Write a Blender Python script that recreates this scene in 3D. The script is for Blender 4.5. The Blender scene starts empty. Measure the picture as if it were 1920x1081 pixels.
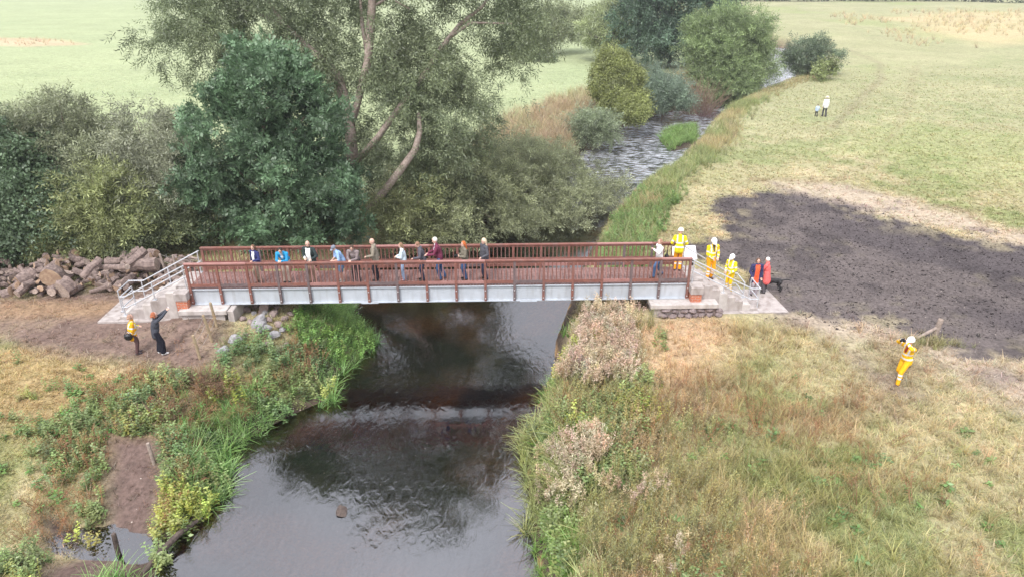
import bpy, math, random
import numpy as np
from mathutils import Vector, Matrix
random.seed(7); RNG = np.random.default_rng(7)
S = bpy.context.scene; COL = S.collection
R = math.radians
# ------------------------------------------------------------------ camera
PITCH = 25.14; FPX = 1300.0; HC = 12.9
cam_d = bpy.data.cameras.new('camera'); cam = bpy.data.objects.new('camera', cam_d); COL.objects.link(cam)
cam.location = (0, 0, HC); cam.rotation_euler = (R(90 - PITCH), 0, 0)
cam_d.sensor_width = 36; cam_d.lens = 36 * FPX / 1920; cam_d.clip_start = .1; cam_d.clip_end = 3000
S.camera = cam
# ------------------------------------------------------------------ sky, sun, exposure
W = bpy.data.worlds.new('World'); S.world = W; W.use_nodes = True
SUN_EL, SUN_AZ = 52, 205          # azimuth clockwise from +Y: behind the camera
nt = W.node_tree; nd = nt.nodes; lk = nt.links
bg = nd['Background']; sky = nd.new('ShaderNodeTexSky'); sky.sky_type = 'NISHITA'; sky.sun_disc = False
sky.sun_elevation = R(SUN_EL); sky.sun_rotation = R(SUN_AZ); sky.air_density = 1.0; sky.dust_density = 4.0
hs = nd.new('ShaderNodeHueSaturation'); hs.inputs['Saturation'].default_value = .3
lk.new(sky.outputs[0], hs.inputs['Color'])
tc = nd.new('ShaderNodeTexCoord'); nz = nd.new('ShaderNodeTexNoise'); nz.inputs['Scale'].default_value = 2.2; nz.inputs['Detail'].default_value = 5
mr = nd.new('ShaderNodeMapRange'); mr.inputs[1].default_value = .3; mr.inputs[2].default_value = .7; mr.inputs[3].default_value = .62; mr.inputs[4].default_value = 1.3
mx = nd.new('ShaderNodeMix'); mx.data_type = 'RGBA'; mx.blend_type = 'MULTIPLY'; mx.inputs[0].default_value = 1
lk.new(tc.outputs['Generated'], nz.inputs['Vector']); lk.new(nz.outputs[0], mr.inputs[0])
cl = nd.new('ShaderNodeMix'); cl.data_type = 'RGBA'; cl.inputs[0].default_value = .7; cl.inputs[7].default_value = (7.2, 7.25, 7.6, 1)      # bright cloud layer over the clear sky
sz = nd.new('ShaderNodeSeparateXYZ'); lk.new(tc.outputs['Generated'], sz.inputs[0]); zr = nd.new('ShaderNodeMapRange'); zr.inputs[1].default_value = 0; zr.inputs[2].default_value = 1; zr.inputs[3].default_value = .5; zr.inputs[4].default_value = 1.75; lk.new(sz.outputs[2], zr.inputs[0])
cz = nd.new('ShaderNodeVectorMath'); cz.operation = 'SCALE'; cz.inputs[0].default_value = (5.6, 5.7, 6.15); lk.new(zr.outputs[0], cz.inputs['Scale']); lk.new(cz.outputs[0], cl.inputs[7])      # an overcast sky is brighter overhead
lk.new(hs.outputs[0], cl.inputs[6]); lk.new(cl.outputs[2], mx.inputs[6]); lk.new(mr.outputs[0], mx.inputs[7]); lk.new(mx.outputs[2], bg.inputs['Color'])
bg.inputs['Strength'].default_value = .15
sd = bpy.data.lights.new('sun', 'SUN'); sd.energy = 1.5; sd.angle = R(14); sd.color = (1, .965, .93)
sun = bpy.data.objects.new('sun', sd); COL.objects.link(sun)
_s = Vector((math.sin(R(SUN_AZ)) * math.cos(R(SUN_EL)), math.cos(R(SUN_AZ)) * math.cos(R(SUN_EL)), math.sin(R(SUN_EL))))
sun.rotation_euler = (-_s).to_track_quat('-Z', 'Y').to_euler(); sun.location = _s * 100
S.view_settings.view_transform = 'Standard'; S.view_settings.look = 'None'; S.view_settings.gamma = 1
S.view_settings.exposure = .93
# ------------------------------------------------------------------ helpers: pixel of the 1920 x 1081 photo -> world
CP, SP = math.cos(R(PITCH)), math.sin(R(PITCH))
def ray(px, py):
    u = (px - 960) / FPX; v = (540.5 - py) / FPX
    return np.array([u, CP + v * SP, -SP + v * CP])
def P(px, py, z=0.0):
    d = ray(px, py); t = (z - HC) / d[2]; return np.array([d[0] * t, d[1] * t, z])
def PY(px, py, Y):
    d = ray(px, py); t = Y / d[1]; return np.array([d[0] * t, Y, HC + d[2] * t])
def P2(lst, z=0.0): return np.array([P(a, b, z)[:2] for a, b in lst])
def h2(ix, iy, seed):
    h = (ix.astype(np.int64) * 374761393 + iy.astype(np.int64) * 668265263 + seed * 1446650) & 0xffffffff
    h = ((h ^ (h >> 13)) * 1274126177) & 0xffffffff
    return ((h ^ (h >> 16)) & 0xffff) / 65535.0
def vn(x, y, seed=0):
    ix = np.floor(x); iy = np.floor(y); fx = x - ix; fy = y - iy
    fx = fx * fx * (3 - 2 * fx); fy = fy * fy * (3 - 2 * fy)
    a = h2(ix, iy, seed); b = h2(ix + 1, iy, seed); c = h2(ix, iy + 1, seed); d = h2(ix + 1, iy + 1, seed)
    return (a * (1 - fx) + b * fx) * (1 - fy) + (c * (1 - fx) + d * fx) * fy
def fbm(x, y, sc, seed=0, octv=4):
    r = 0; a = .5; s = 0
    for o in range(octv):
        r = r + a * vn(x * sc, y * sc, seed + o * 17); s += a; a *= .5; sc *= 2.03
    return r / s
def sst(a, b, x):
    t = np.clip((x - a) / (b - a), 0, 1); return t * t * (3 - 2 * t)
def sdf(x, y, poly):        # signed distance, negative inside
    x = np.asarray(x, float); y = np.asarray(y, float)
    d = np.full(x.shape, 1e9); ins = np.zeros(x.shape, bool); n = len(poly)
    for i in range(n):
        ax, ay = poly[i]; bx, by = poly[(i + 1) % n]
        ex, ey = bx - ax, by - ay; L = ex * ex + ey * ey + 1e-12
        t = np.clip(((x - ax) * ex + (y - ay) * ey) / L, 0, 1)
        d = np.minimum(d, np.hypot(x - ax - t * ex, y - ay - t * ey))
        if ay != by:
            c = ((ay > y) != (by > y)) & (x < (bx - ax) * (y - ay) / (by - ay) + ax); ins ^= c
    return np.where(ins, -d, d)
def dpl(x, y, pl):          # distance to an open polyline
    d = np.full(np.shape(x), 1e9)
    for i in range(len(pl) - 1):
        ax, ay = pl[i]; bx, by = pl[i + 1]; ex, ey = bx - ax, by - ay; L = ex * ex + ey * ey + 1e-12
        t = np.clip(((x - ax) * ex + (y - ay) * ey) / L, 0, 1); d = np.minimum(d, np.hypot(x - ax - t * ex, y - ay - t * ey))
    return d
# ------------------------------------------------------------------ materials
def pmat(name, c1, c2=None, scale=8, rough=.85, bump=0, metal=0, spec=.3, detail=4, dist=.02):
    m = bpy.data.materials.new(name); m.use_nodes = True; t = m.node_tree; n = t.nodes; l = t.links
    b = n['Principled BSDF']; b.inputs['Roughness'].default_value = rough; b.inputs['Metallic'].default_value = metal
    b.inputs['Specular IOR Level'].default_value = spec
    if c2 is None: c2 = tuple(v * .75 for v in c1)
    tc = n.new('ShaderNodeTexCoord'); nz = n.new('ShaderNodeTexNoise'); nz.inputs['Scale'].default_value = scale; nz.inputs['Detail'].default_value = detail
    l.new(tc.outputs['Object'], nz.inputs['Vector'])
    mr = n.new('ShaderNodeMapRange'); mr.inputs[1].default_value = .32; mr.inputs[2].default_value = .68
    l.new(nz.outputs[0], mr.inputs[0])
    mx = n.new('ShaderNodeMix'); mx.data_type = 'RGBA'; mx.inputs[6].default_value = (*c1, 1); mx.inputs[7].default_value = (*c2, 1)
    l.new(mr.outputs[0], mx.inputs[0]); l.new(mx.outputs[2], b.inputs['Base Color'])
    if bump:
        bp = n.new('ShaderNodeBump'); bp.inputs['Strength'].default_value = bump; bp.inputs['Distance'].default_value = dist
        l.new(nz.outputs[0], bp.inputs['Height']); l.new(bp.outputs[0], b.inputs['Normal'])
    return m
def streak(m, col, sx=(3, 3, .25), amt=.6, lo=.5, hi=.72):       # rain streaks and splashes
    t = m.node_tree; n = t.nodes; l = t.links; b = n['Principled BSDF']; src = b.inputs['Base Color'].links[0].from_socket
    tc = n.new('ShaderNodeTexCoord'); mp = n.new('ShaderNodeMapping'); mp.inputs['Scale'].default_value = sx; nz = n.new('ShaderNodeTexNoise'); nz.inputs['Scale'].default_value = 2; nz.inputs['Detail'].default_value = 6
    l.new(tc.outputs['Object'], mp.inputs[0]); l.new(mp.outputs[0], nz.inputs['Vector']); mr = n.new('ShaderNodeMapRange'); mr.inputs[1].default_value = lo; mr.inputs[2].default_value = hi; mr.inputs[4].default_value = amt; l.new(nz.outputs[0], mr.inputs[0])
    mx = n.new('ShaderNodeMix'); mx.data_type = 'RGBA'; l.new(mr.outputs[0], mx.inputs[0]); l.new(src, mx.inputs[6]); mx.inputs[7].default_value = (*col, 1); l.new(mx.outputs[2], b.inputs['Base Color'])
def leafmat(name, trans=.35):
    m = bpy.data.materials.new(name); m.use_nodes = True; t = m.node_tree; n = t.nodes; l = t.links
    n.remove(n['Principled BSDF']); out = n['Material Output']
    at = n.new('ShaderNodeAttribute'); at.attribute_name = 'Col'
    d = n.new('ShaderNodeBsdfDiffuse'); tr = n.new('ShaderNodeBsdfTranslucent'); ms = n.new('ShaderNodeMixShader'); ms.inputs[0].default_value = trans
    l.new(at.outputs['Color'], d.inputs['Color']); l.new(at.outputs['Color'], tr.inputs['Color'])
    l.new(d.outputs[0], ms.inputs[1]); l.new(tr.outputs[0], ms.inputs[2])
    g = n.new('ShaderNodeBsdfGlossy'); g.inputs['Roughness'].default_value = .45; m2 = n.new('ShaderNodeMixShader'); m2.inputs[0].default_value = .045
    l.new(ms.outputs[0], m2.inputs[1]); l.new(g.outputs[0], m2.inputs[2]); l.new(m2.outputs[0], out.inputs['Surface'])
    return m
LEAF = leafmat('leaf', .32)
M_BARK = pmat('bark', (.20, .155, .12), (.11, .085, .068), 14, .95, .5)
M_BARKP = pmat('pale_bark', (.46, .375, .325), (.28, .22, .185), 9, .95, .5)
M_BARKR = pmat('weathered_bark', (.27, .205, .18), (.12, .088, .08), 11, .95, .6)
M_CUT = pmat('cut_wood', (.44, .32, .22), (.27, .17, .12), 9, .9, .2)
M_CUTG = pmat('grey_cut_wood', (.44, .35, .29), (.25, .19, .165), 12, .9, .3)
M_RED = pmat('red_brown_composite', (.25, .108, .083), (.17, .072, .058), 5, .62, .08)
M_REDG = pmat('greyed_composite', (.17, .125, .125), (.12, .085, .085), 6, .7, .08)
M_REDP = pmat('faded_composite', (.36, .19, .17), (.28, .135, .12), 4, .7, .08)
M_DECK = pmat('deck_composite', (.27, .17, .155), (.17, .10, .09), 7, .75, .15)
M_GALV = pmat('galvanised_steel', (.50, .53, .575), (.43, .46, .50), 2.5, .5, 0, .15, .5)
M_RAIL = pmat('galvanised_rail', (.60, .61, .64), (.46, .47, .50), 18, .42, 0, .35, .5)
M_BOLT = pmat('zinc_bolt', (.62, .6, .6), None, 10, .4, 0, .4)
M_CONC = pmat('concrete', (.44, .395, .375), (.33, .29, .275), 3.5, .9, .25)
M_CONCL = pmat('pale_concrete', (.52, .48, .455), (.40, .36, .34), 4, .9, .2)
M_STONE = pmat('rubble_stone', (.27, .215, .21), (.15, .12, .12), 9, .9, .6)
M_STONEG = pmat('grey_boulder', (.33, .32, .33), (.18, .17, .17), 6, .9, .5)
M_STONEB = pmat('brown_boulder', (.31, .24, .22), (.17, .13, .12), 6, .9, .5)
M_WOODP = pmat('fence_timber', (.40, .31, .20), (.27, .20, .13), 10, .9, .3)
M_WOODG = pmat('grey_timber', (.34, .275, .235), (.22, .175, .15), 10, .9, .3)
M_WOODD = pmat('wet_dark_timber', (.12, .09, .075), (.06, .045, .04), 10, .8, .4)
M_WIRE = pmat('fence_wire', (.35, .32, .3), None, 10, .6)
streak(M_GALV, (.33, .33, .335), (2.5, 2.5, .5), .55); streak(M_CONC, (.19, .155, .135), (2, 2, .8), .7, .48, .7); streak(M_CONCL, (.27, .225, .19), (2, 2, .8), .6); streak(M_RED, (.17, .11, .10), (1.5, 1.5, .4), .6)
def brickmat():
    m = bpy.data.materials.new('red_brick'); m.use_nodes = True; t = m.node_tree; n = t.nodes; l = t.links; b = n['Principled BSDF']
    tc = n.new('ShaderNodeTexCoord'); sx = n.new('ShaderNodeSeparateXYZ'); ad = n.new('ShaderNodeMath'); cb = n.new('ShaderNodeCombineXYZ')
    l.new(tc.outputs['Object'], sx.inputs[0]); l.new(sx.outputs[0], ad.inputs[0]); l.new(sx.outputs[1], ad.inputs[1]); l.new(ad.outputs[0], cb.inputs[0]); l.new(sx.outputs[2], cb.inputs[1])
    br = n.new('ShaderNodeTexBrick'); br.inputs['Scale'].default_value = 1; br.inputs['Brick Width'].default_value = .225; br.inputs['Row Height'].default_value = .075
    br.inputs['Mortar Size'].default_value = .008; br.inputs['Color1'].default_value = (.52, .15, .065, 1); br.inputs['Color2'].default_value = (.43, .11, .05, 1); br.inputs['Mortar'].default_value = (.42, .33, .28, 1)
    l.new(cb.outputs[0], br.inputs['Vector']); l.new(br.outputs[0], b.inputs['Base Color']); b.inputs['Roughness'].default_value = .9
    bp = n.new('ShaderNodeBump'); bp.inputs['Strength'].default_value = .36; bp.inputs['Distance'].default_value = .01; bp.invert = True
    l.new(br.outputs[1], bp.inputs['Height']); l.new(bp.outputs[0], b.inputs['Normal']); return m
M_BRICK = brickmat()
# ------------------------------------------------------------------ object helpers
def tag(o, label=None, cat=None, group=None, kind=None):
    if label: o['label'] = label
    if cat: o['category'] = cat
    if group: o['group'] = group
    if kind: o['kind'] = kind
    return o
def empty(name, loc=(0, 0, 0), rz=0, label=None, cat=None, group=None):
    o = bpy.data.objects.new(name, None); COL.objects.link(o); o.location = loc; o.rotation_euler = (0, 0, rz); o.empty_display_size = .2
    return tag(o, label, cat, group)
class MB:
    def __init__(s): s.v = []; s.f = []; s.mi = []
    def add(s, vs, fs, mi=0):
        b = len(s.v); s.v += [tuple(v) for v in vs]; s.f += [tuple(i + b for i in f) for f in fs]; s.mi += [mi] * len(fs); return s
    def box(s, x0, x1, y0, y1, z0, z1, mi=0, c=0.0):
        if c <= 0:
            s.add([(x0, y0, z0), (x1, y0, z0), (x1, y1, z0), (x0, y1, z0), (x0, y0, z1), (x1, y0, z1), (x1, y1, z1), (x0, y1, z1)],
                  [(3, 2, 1, 0), (4, 5, 6, 7), (0, 1, 5, 4), (1, 2, 6, 5), (2, 3, 7, 6), (3, 0, 4, 7)], mi); return s
        vs = [(x0, y0, z0), (x1, y0, z0), (x1, y1, z0), (x0, y1, z0), (x0, y0, z1 - c), (x1, y0, z1 - c), (x1, y1, z1 - c), (x0, y1, z1 - c),
              (x0 + c, y0 + c, z1), (x1 - c, y0 + c, z1), (x1 - c, y1 - c, z1), (x0 + c, y1 - c, z1)]
        fs = [(3, 2, 1, 0)] + [(i, (i + 1) % 4, (i + 1) % 4 + 4, i + 4) for i in range(4)] + [(i + 4, (i + 1) % 4 + 4, (i + 1) % 4 + 8, i + 8) for i in range(4)] + [(8, 9, 10, 11)]
        return s.add(vs, fs, mi)
    def tube(s, pts, rad, n=8, mi=0, cap=True):
        pts = [Vector(p) for p in pts]; k = len(pts)
        if not hasattr(rad, '__len__'): rad = [rad] * k
        vs = []; fs = []
        t0 = (pts[1] - pts[0]).normalized(); up = Vector((0, 0, 1)) if abs(t0.z) < .9 else Vector((1, 0, 0)); a = t0.cross(up).normalized()
        for i in range(k):
            t = (pts[min(i + 1, k - 1)] - pts[max(i - 1, 0)]).normalized(); a = (a - t * a.dot(t)).normalized(); b = t.cross(a)
            for j in range(n):
                q = 2 * math.pi * j / n; vs.append(pts[i] + (a * math.cos(q) + b * math.sin(q)) * rad[i])
        for i in range(k - 1):
            for j in range(n): fs.append((i * n + j, i * n + (j + 1) % n, (i + 1) * n + (j + 1) % n, (i + 1) * n + j))
        if cap: fs.append(tuple(range(n - 1, -1, -1))); fs.append(tuple((k - 1) * n + j for j in range(n)))
        return s.add(vs, fs, mi)
    def ell(s, c, r, rot=None, nu=12, nv=8, mi=0):
        c = Vector(c); vs = []; fs = []
        for i in range(nv + 1):
            th = math.pi * i / nv
            for j in range(nu):
                ph = 2 * math.pi * j / nu; v = Vector((r[0] * math.sin(th) * math.cos(ph), r[1] * math.sin(th) * math.sin(ph), r[2] * math.cos(th)))
                if rot is not None: v = rot @ v
                vs.append(c + v)
        for i in range(nv):
            for j in range(nu): fs.append((i * nu + j, (i + 1) * nu + j, (i + 1) * nu + (j + 1) % nu, i * nu + (j + 1) % nu))
        return s.add(vs, fs, mi)
    def caps(s, a, b, ra, rb, n=12, mi=0):
        a = Vector(a); b = Vector(b); d = b - a; L = max(d.length, 1e-4); d = d / L; pts = []; rr = []
        for k in range(3, 0, -1): q = k / 3 * math.pi / 2 * .98; pts.append(a - d * ra * math.sin(q)); rr.append(max(ra * math.cos(q), .001))
        pts.append(a); rr.append(ra); pts.append(b); rr.append(rb)
        for k in range(1, 4): q = k / 3 * math.pi / 2 * .98; pts.append(b + d * rb * math.sin(q)); rr.append(max(rb * math.cos(q), .001))
        return s.tube(pts, rr, n, mi)
    def mesh(s, name, mats, smooth=False):
        me = bpy.data.meshes.new(name); me.from_pydata(s.v, [], s.f)
        for m in (mats if isinstance(mats, (list, tuple)) else [mats]): me.materials.append(m)
        if any(s.mi): me.polygons.foreach_set('material_index', s.mi)
        if smooth: me.polygons.foreach_set('use_smooth', [True] * len(me.polygons))
        me.update(); return me
    def build(s, name, mats, parent=None, smooth=False):
        o = bpy.data.objects.new(name, s.mesh(name, mats, smooth)); COL.objects.link(o)
        if parent: o.parent = parent
        return o
def link(name, me, parent=None, loc=None, rot=None):
    o = bpy.data.objects.new(name, me); COL.objects.link(o)
    if parent: o.parent = parent
    if loc is not None: o.location = loc
    if rot is not None: o.rotation_euler = rot
    return o
def npmesh(name, V, F, C=None, mat=None, smooth=False):
    me = bpy.data.meshes.new(name); V = np.asarray(V, np.float32); F = np.asarray(F, np.int32); k = F.shape[1]
    me.vertices.add(len(V)); me.vertices.foreach_set('co', V.ravel()); me.loops.add(F.size); me.loops.foreach_set('vertex_index', F.ravel())
    me.polygons.add(len(F)); me.polygons.foreach_set('loop_start', np.arange(0, F.size, k, dtype=np.int32))
    if smooth: me.polygons.foreach_set('use_smooth', np.ones(len(F), bool))
    me.update(calc_edges=True)
    if C is not None:
        a = me.attributes.new('Col', 'FLOAT_COLOR', 'POINT'); c4 = np.ones((len(V), 4), np.float32); c4[:, :3] = C; a.data.foreach_set('color', c4.ravel())
    if mat: me.materials.append(mat)
    return me
# ------------------------------------------------------------------ river outline (waterline, z = ZW) and the ground height
ZW = -1.95
Lb = [(235,1200),(290,1081),(312,1045),(345,1000),(400,940),(425,890),(408,845),(450,828),(510,797),(560,772),(620,745),(612,715),(640,690),(695,655),(700,640),(672,615),(655,590),(650,560),(690,510),(780,470),(870,440),(960,395),(1035,345),(1085,292),(1100,270),(1150,243),(1215,218),(1290,203),(1330,193),(1375,178),(1405,165),(1425,150),(1437,122),(1438,106),(1400,100),(1340,98)]
Rb = [(1340,84,-1.9),(1440,86,-1.9),(1492,93,-1.9),(1496,108,-1.3),(1497,125,-.8),(1493,150,-1.0),(1465,163,-1.0),(1410,180,-.8),(1345,205,-.3),(1318,232,-.3),(1300,262,-.4),(1272,290,-.7),(1262,312,-1.2),(1245,345,-1.7)] + [(a, b, ZW) for a, b in [(1215,362),(1170,400),(1120,450),(1090,510),(1073,565),(1060,600),(1045,640),(1043,680),(1030,720),(995,800),(985,850),(1000,930),(1003,1000),(1018,1081),(1030,1200)]]
Rw = np.array([P(a, b, z)[:2] for a, b, z in Rb])
BAR = P2([(1238,258),(1262,240),(1305,234),(1303,266),(1262,277)], ZW + .3)
LBANK = P2(Lb, ZW); RBANK = Rw; RIV = np.concatenate([LBANK, RBANK])
INL = P2([(85,1012),(130,988),(215,983),(265,1000),(330,1015),(330,1050),(262,1055),(175,1052),(105,1042)], ZW)
def river_d(x, y): return sdf(x, y, RIV)
def H(x, y):
    x = np.asarray(x, float); y = np.asarray(y, float)
    d = river_d(x, y); di = sdf(x, y, INL)
    dl = dpl(x, y, LBANK); dr = dpl(x, y, RBANK); left = dl < dr
    w = np.where(left, np.where(y < 32, 3.2, 2.0), np.where(y > 42, 1.25, 1.7) + .6 * (fbm(x, y, .4, 5) - .5))
    top = .22 * (fbm(x, y, .11, 3) - .5) + .09 * (fbm(x, y, .7, 9) - .5)
    top = top + sst(45, 200, y) * 1.2 * (fbm(x, y, .02, 21) - .3)
    bank = ZW - .05 + (top - ZW + .05) * sst(0, 1, np.clip((d + .15) / w, 0, 1) ** .8)
    bed = ZW - .06 - np.clip(-d, 0, 3) * .27 - .35 * sst(.35, .75, fbm(x, y, .3, 31)) * np.clip(-d - .2, 0, 1)
    z = np.where(d < -.15, bed, bank)
    z = np.maximum(z, np.where(y > 40, ZW + .22 - .5 * np.clip(sdf(x, y, BAR) + .3, 0, 3), -9))
    z = z + .42 * np.exp(-(((x + 12.3) / 1.5) ** 2 + ((y - 23.6) / 1.0) ** 2)) * (d > 0)
    # trampled muddy drinking place on the left bank
    zi = np.where(di < 0, ZW - .03 + di * .12, ZW + .02 + .30 * di + .16 * (fbm(x, y, 1.1, 41) - .5) * np.clip(di, 0, 1))
    near = (x < -4) & (y < 24) & left
    return np.where(near & (d > -.15), np.minimum(z, zi), z)
def Hs(x, y): return float(H(np.array([x]), np.array([y]))[0])
def G(px, py):               # point of the ground seen at a pixel
    z = 0.0
    for _ in range(12):
        p = P(px, py, z); z = .5 * z + .5 * Hs(p[0], p[1])
    p = P(px, py, z); return np.array([p[0], p[1], Hs(p[0], p[1])])
# ------------------------------------------------------------------ ground colours: what grows or lies where
DARK = P2([(1285,470),(1345,440),(1352,405),(1362,375),(1420,362),(1500,370),(1600,397),(1700,418),(1800,442),(1920,466),(2300,570),(2300,800),(1920,688),(1800,655),(1720,625),(1620,597),(1540,588),(1462,583),(1438,560),(1400,520),(1330,490)])
TAN1 = P2([(1480,350),(1560,345),(1700,375),(1800,405),(1920,440),(2100,490),(2100,545),(1920,466),(1800,442),(1700,418),(1600,397),(1500,370)])
TAN2 = P2([(1700,610),(1800,655),(1920,688),(2200,760),(2200,900),(1920,770),(1780,700),(1690,640),(1480,610),(1480,588),(1600,596)])
TAN3 = P2([(1215,610),(1330,600),(1360,640),(1330,690),(1250,730),(1195,700)])
EARTH = P2([(-300,560),(0,556),(230,545),(345,500),(430,600),(440,650),(380,690),(300,690),(200,668),(80,650),(-300,640)])
STRAWL = P2([(-300,640),(80,645),(250,680),(340,690),(330,770),(200,790),(0,800),(-300,800)])
MUDT = P2([(205,800),(290,800),(300,850),(270,920),(262,990),(330,1040),(330,1060),(200,1081),(60,1081),(60,1000),(150,960),(185,900)], -.6)
MUDH = P2([(40,905),(110,905),(120,950),(60,965)], -.6)
STRAWFR = P2([(1640,30),(1800,25),(1960,22),(1960,88),(1850,88),(1720,60)])
PALEB = P2([(-60,72),(60,74),(150,84),(60,88),(-60,84)])
def mix(a, b, t): return a * (1 - t[:, None]) + np.asarray(b)[None, :] * t[:, None]
def gcol(x, y):
    x = np.asarray(x, float).ravel(); y = np.asarray(y, float).ravel(); n = len(x)
    straw = np.array([.45, .375, .24]); green = np.array([.17, .205, .075]); olive = np.array([.32, .285, .165])
    c = np.tile(olive, (n, 1))
    f1 = fbm(x, y, .16, 2); f2 = fbm(x, y, .55, 12); f3 = fbm(x, y, 1.7, 14, 3)
    c = mix(c, straw, .85 * sst(.45, .68, f1 * .55 + f2 * .45))
    c = mix(c, green, .7 * sst(.54, .68, fbm(x, y, .22, 77) * .6 + fbm(x, y, .8, 78) * .4))
    c = mix(c, (.20, .14, .09), .5 * sst(.62, .75, fbm(x, y, .5, 88)) * (y < 45))
    # right meadow farther away: even mown straw-green
    c = mix(c, (.27, .28, .155), .7 * sst(38, 70, y) * (x > 5))
    c = mix(c, (.235, .275, .11), .5 * sst(.54, .72, fbm(x, y, .06, 63)) * sst(34, 48, y) * (x > 8))
    d = river_d(x, y); left = np.where(y > 98, x < 34 + .1 * (y - 98), dpl(x, y, LBANK) < dpl(x, y, RBANK))
    # lush field on the left side
    lf = left * sst(34, 42, y) * sst(3, 8, d)
    c = mix(c, (.285, .33, .185), np.clip(lf, 0, 1) * .9)
    c = mix(c, (.32, .355, .20), np.clip(lf, 0, 1) * .5 * sst(.45, .7, fbm(x * .25, y, .12, 54)))
    c = mix(c, (.37, .29, .17), left * (x > -3) * (y > 46) * (1 - sst(4, 9, d + 3 * (f2 - .5))) * .9)
    c = mix(c, (.42, .34, .22), 1 - sst(-.5, 2.5, sdf(x, y, PALEB)))
    c = mix(c, (.43, .35, .20), .8 * (1 - sst(-6, 6, sdf(x, y, STRAWFR) + 14 * (fbm(x, y, .08, 5) - .5))))
    # left foreground
    lw = left & (y < 25)
    c = mix(c, (.17, .21, .065), lw * .65 * sst(.38, .62, fbm(x, y, .35, 91)) * (y < 21.5))
    c = mix(c, (.36, .265, .14), .85 * (1 - sst(-1, 1, sdf(x, y, STRAWL) + 2.2 * (f2 - .5))))
    e = 1 - sst(-.8, .9, sdf(x, y, EARTH) + 2.2 * (f2 - .5)); c = mix(c, (.165, .115, .095), e)
    c = mix(c, (.27, .20, .14), e * .55 * sst(.5, .7, f3 * .5 + f2 * .5))
    c = mix(c, (.30, .195, .11), e * .6 * sst(27.0, 25.8, y) * sst(24.2, 25.4, y) * (x < -16.5))
    m = 1 - sst(-.5, .5, sdf(x, y, MUDT) + 1.2 * (f2 - .5)); c = mix(c, (.135, .093, .08), m)
    m2 = 1 - sst(-.4, .3, sdf(x, y, MUDH)); c = mix(c, (.07, .048, .043), m2)
    # right bare places
    t = (1 - sst(-.9, 1.4, sdf(x, y, TAN1) + 3 * (f2 - .5))); c = mix(c, (.37, .30, .235), .85 * t); c = mix(c, (.19, .15, .135), t * sst(.56, .68, fbm(x, y, .6, 64)) * .8)
    t2 = (1 - sst(-1, 1.5, sdf(x, y, TAN2) + 2.5 * (f2 - .5))); c = mix(c, (.36, .29, .235), .8 * t2); c = mix(c, (.19, .15, .135), t2 * sst(.5, .68, f2) * .7)
    t3 = (1 - sst(-.7, 1.2, sdf(x, y, TAN3) + 1.5 * (f2 - .5))); c = mix(c, (.43, .295, .19), .85 * t3)
    t4 = np.exp(-((dpl(x, y, P2([(1460,590),(1560,620),(1640,690),(1700,730)])) / .75) ** 2)); c = mix(c, (.19, .145, .125), .75 * t4 * sst(.3, .6, f2))
    path = np.exp(-((dpl(x, y, P2([(1560,240),(1600,200),(1650,150),(1650,118),(1590,95)])) / .5) ** 2)); c = mix(c, (.22, .19, .12), .55 * path)
    far = np.exp(-((dpl(x, y, P2([(1560,345),(1640,300),(1680,250),(1700,200),(1720,120)])) / .4) ** 2)); c = mix(c, (.25, .22, .13), .4 * far)
    dk = 1 - sst(-.35, .35, sdf(x, y, DARK) + 2.6 * (f2 - .5) + 1.2 * (f3 - .5)); c = mix(c, (.082, .069, .070), dk)
    c = mix(c, (.13, .108, .10), dk * .6 * sst(.5, .66, fbm(x * .6, y, .22, 170)))
    c = mix(c, (.05, .042, .044), dk * .6 * sst(.56, .68, fbm(x, y, .5, 171)))
    c = mix(c, (.27, .23, .15), dk * .7 * sst(.58, .7, fbm(x, y, .9, 172)) * sst(-2.6, -.2, sdf(x, y, DARK)))
    c = mix(c, (.15, .13, .095), dk * .55 * sst(.6, .72, fbm(x, y, .35, 70) * .6 + f3 * .4))
    # banks and bed
    b = 1 - sst(.15, .9, d + .6 * (f2 - .5)); c = mix(c, (.085, .062, .048), b * (d > -.3))
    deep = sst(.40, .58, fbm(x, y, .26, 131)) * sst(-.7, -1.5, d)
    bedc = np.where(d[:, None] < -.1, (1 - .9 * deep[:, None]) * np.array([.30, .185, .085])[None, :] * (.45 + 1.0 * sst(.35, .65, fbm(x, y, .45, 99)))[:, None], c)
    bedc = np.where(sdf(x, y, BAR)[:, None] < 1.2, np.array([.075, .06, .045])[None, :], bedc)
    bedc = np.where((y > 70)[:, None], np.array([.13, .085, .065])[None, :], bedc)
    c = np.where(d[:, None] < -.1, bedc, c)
    bare = np.clip(e * .9 + m + m2 + t * .7 + t2 * .6 + dk + t3 * .5 + t4 * .5 + b, 0, 1)
    return c, bare, d, left
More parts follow.
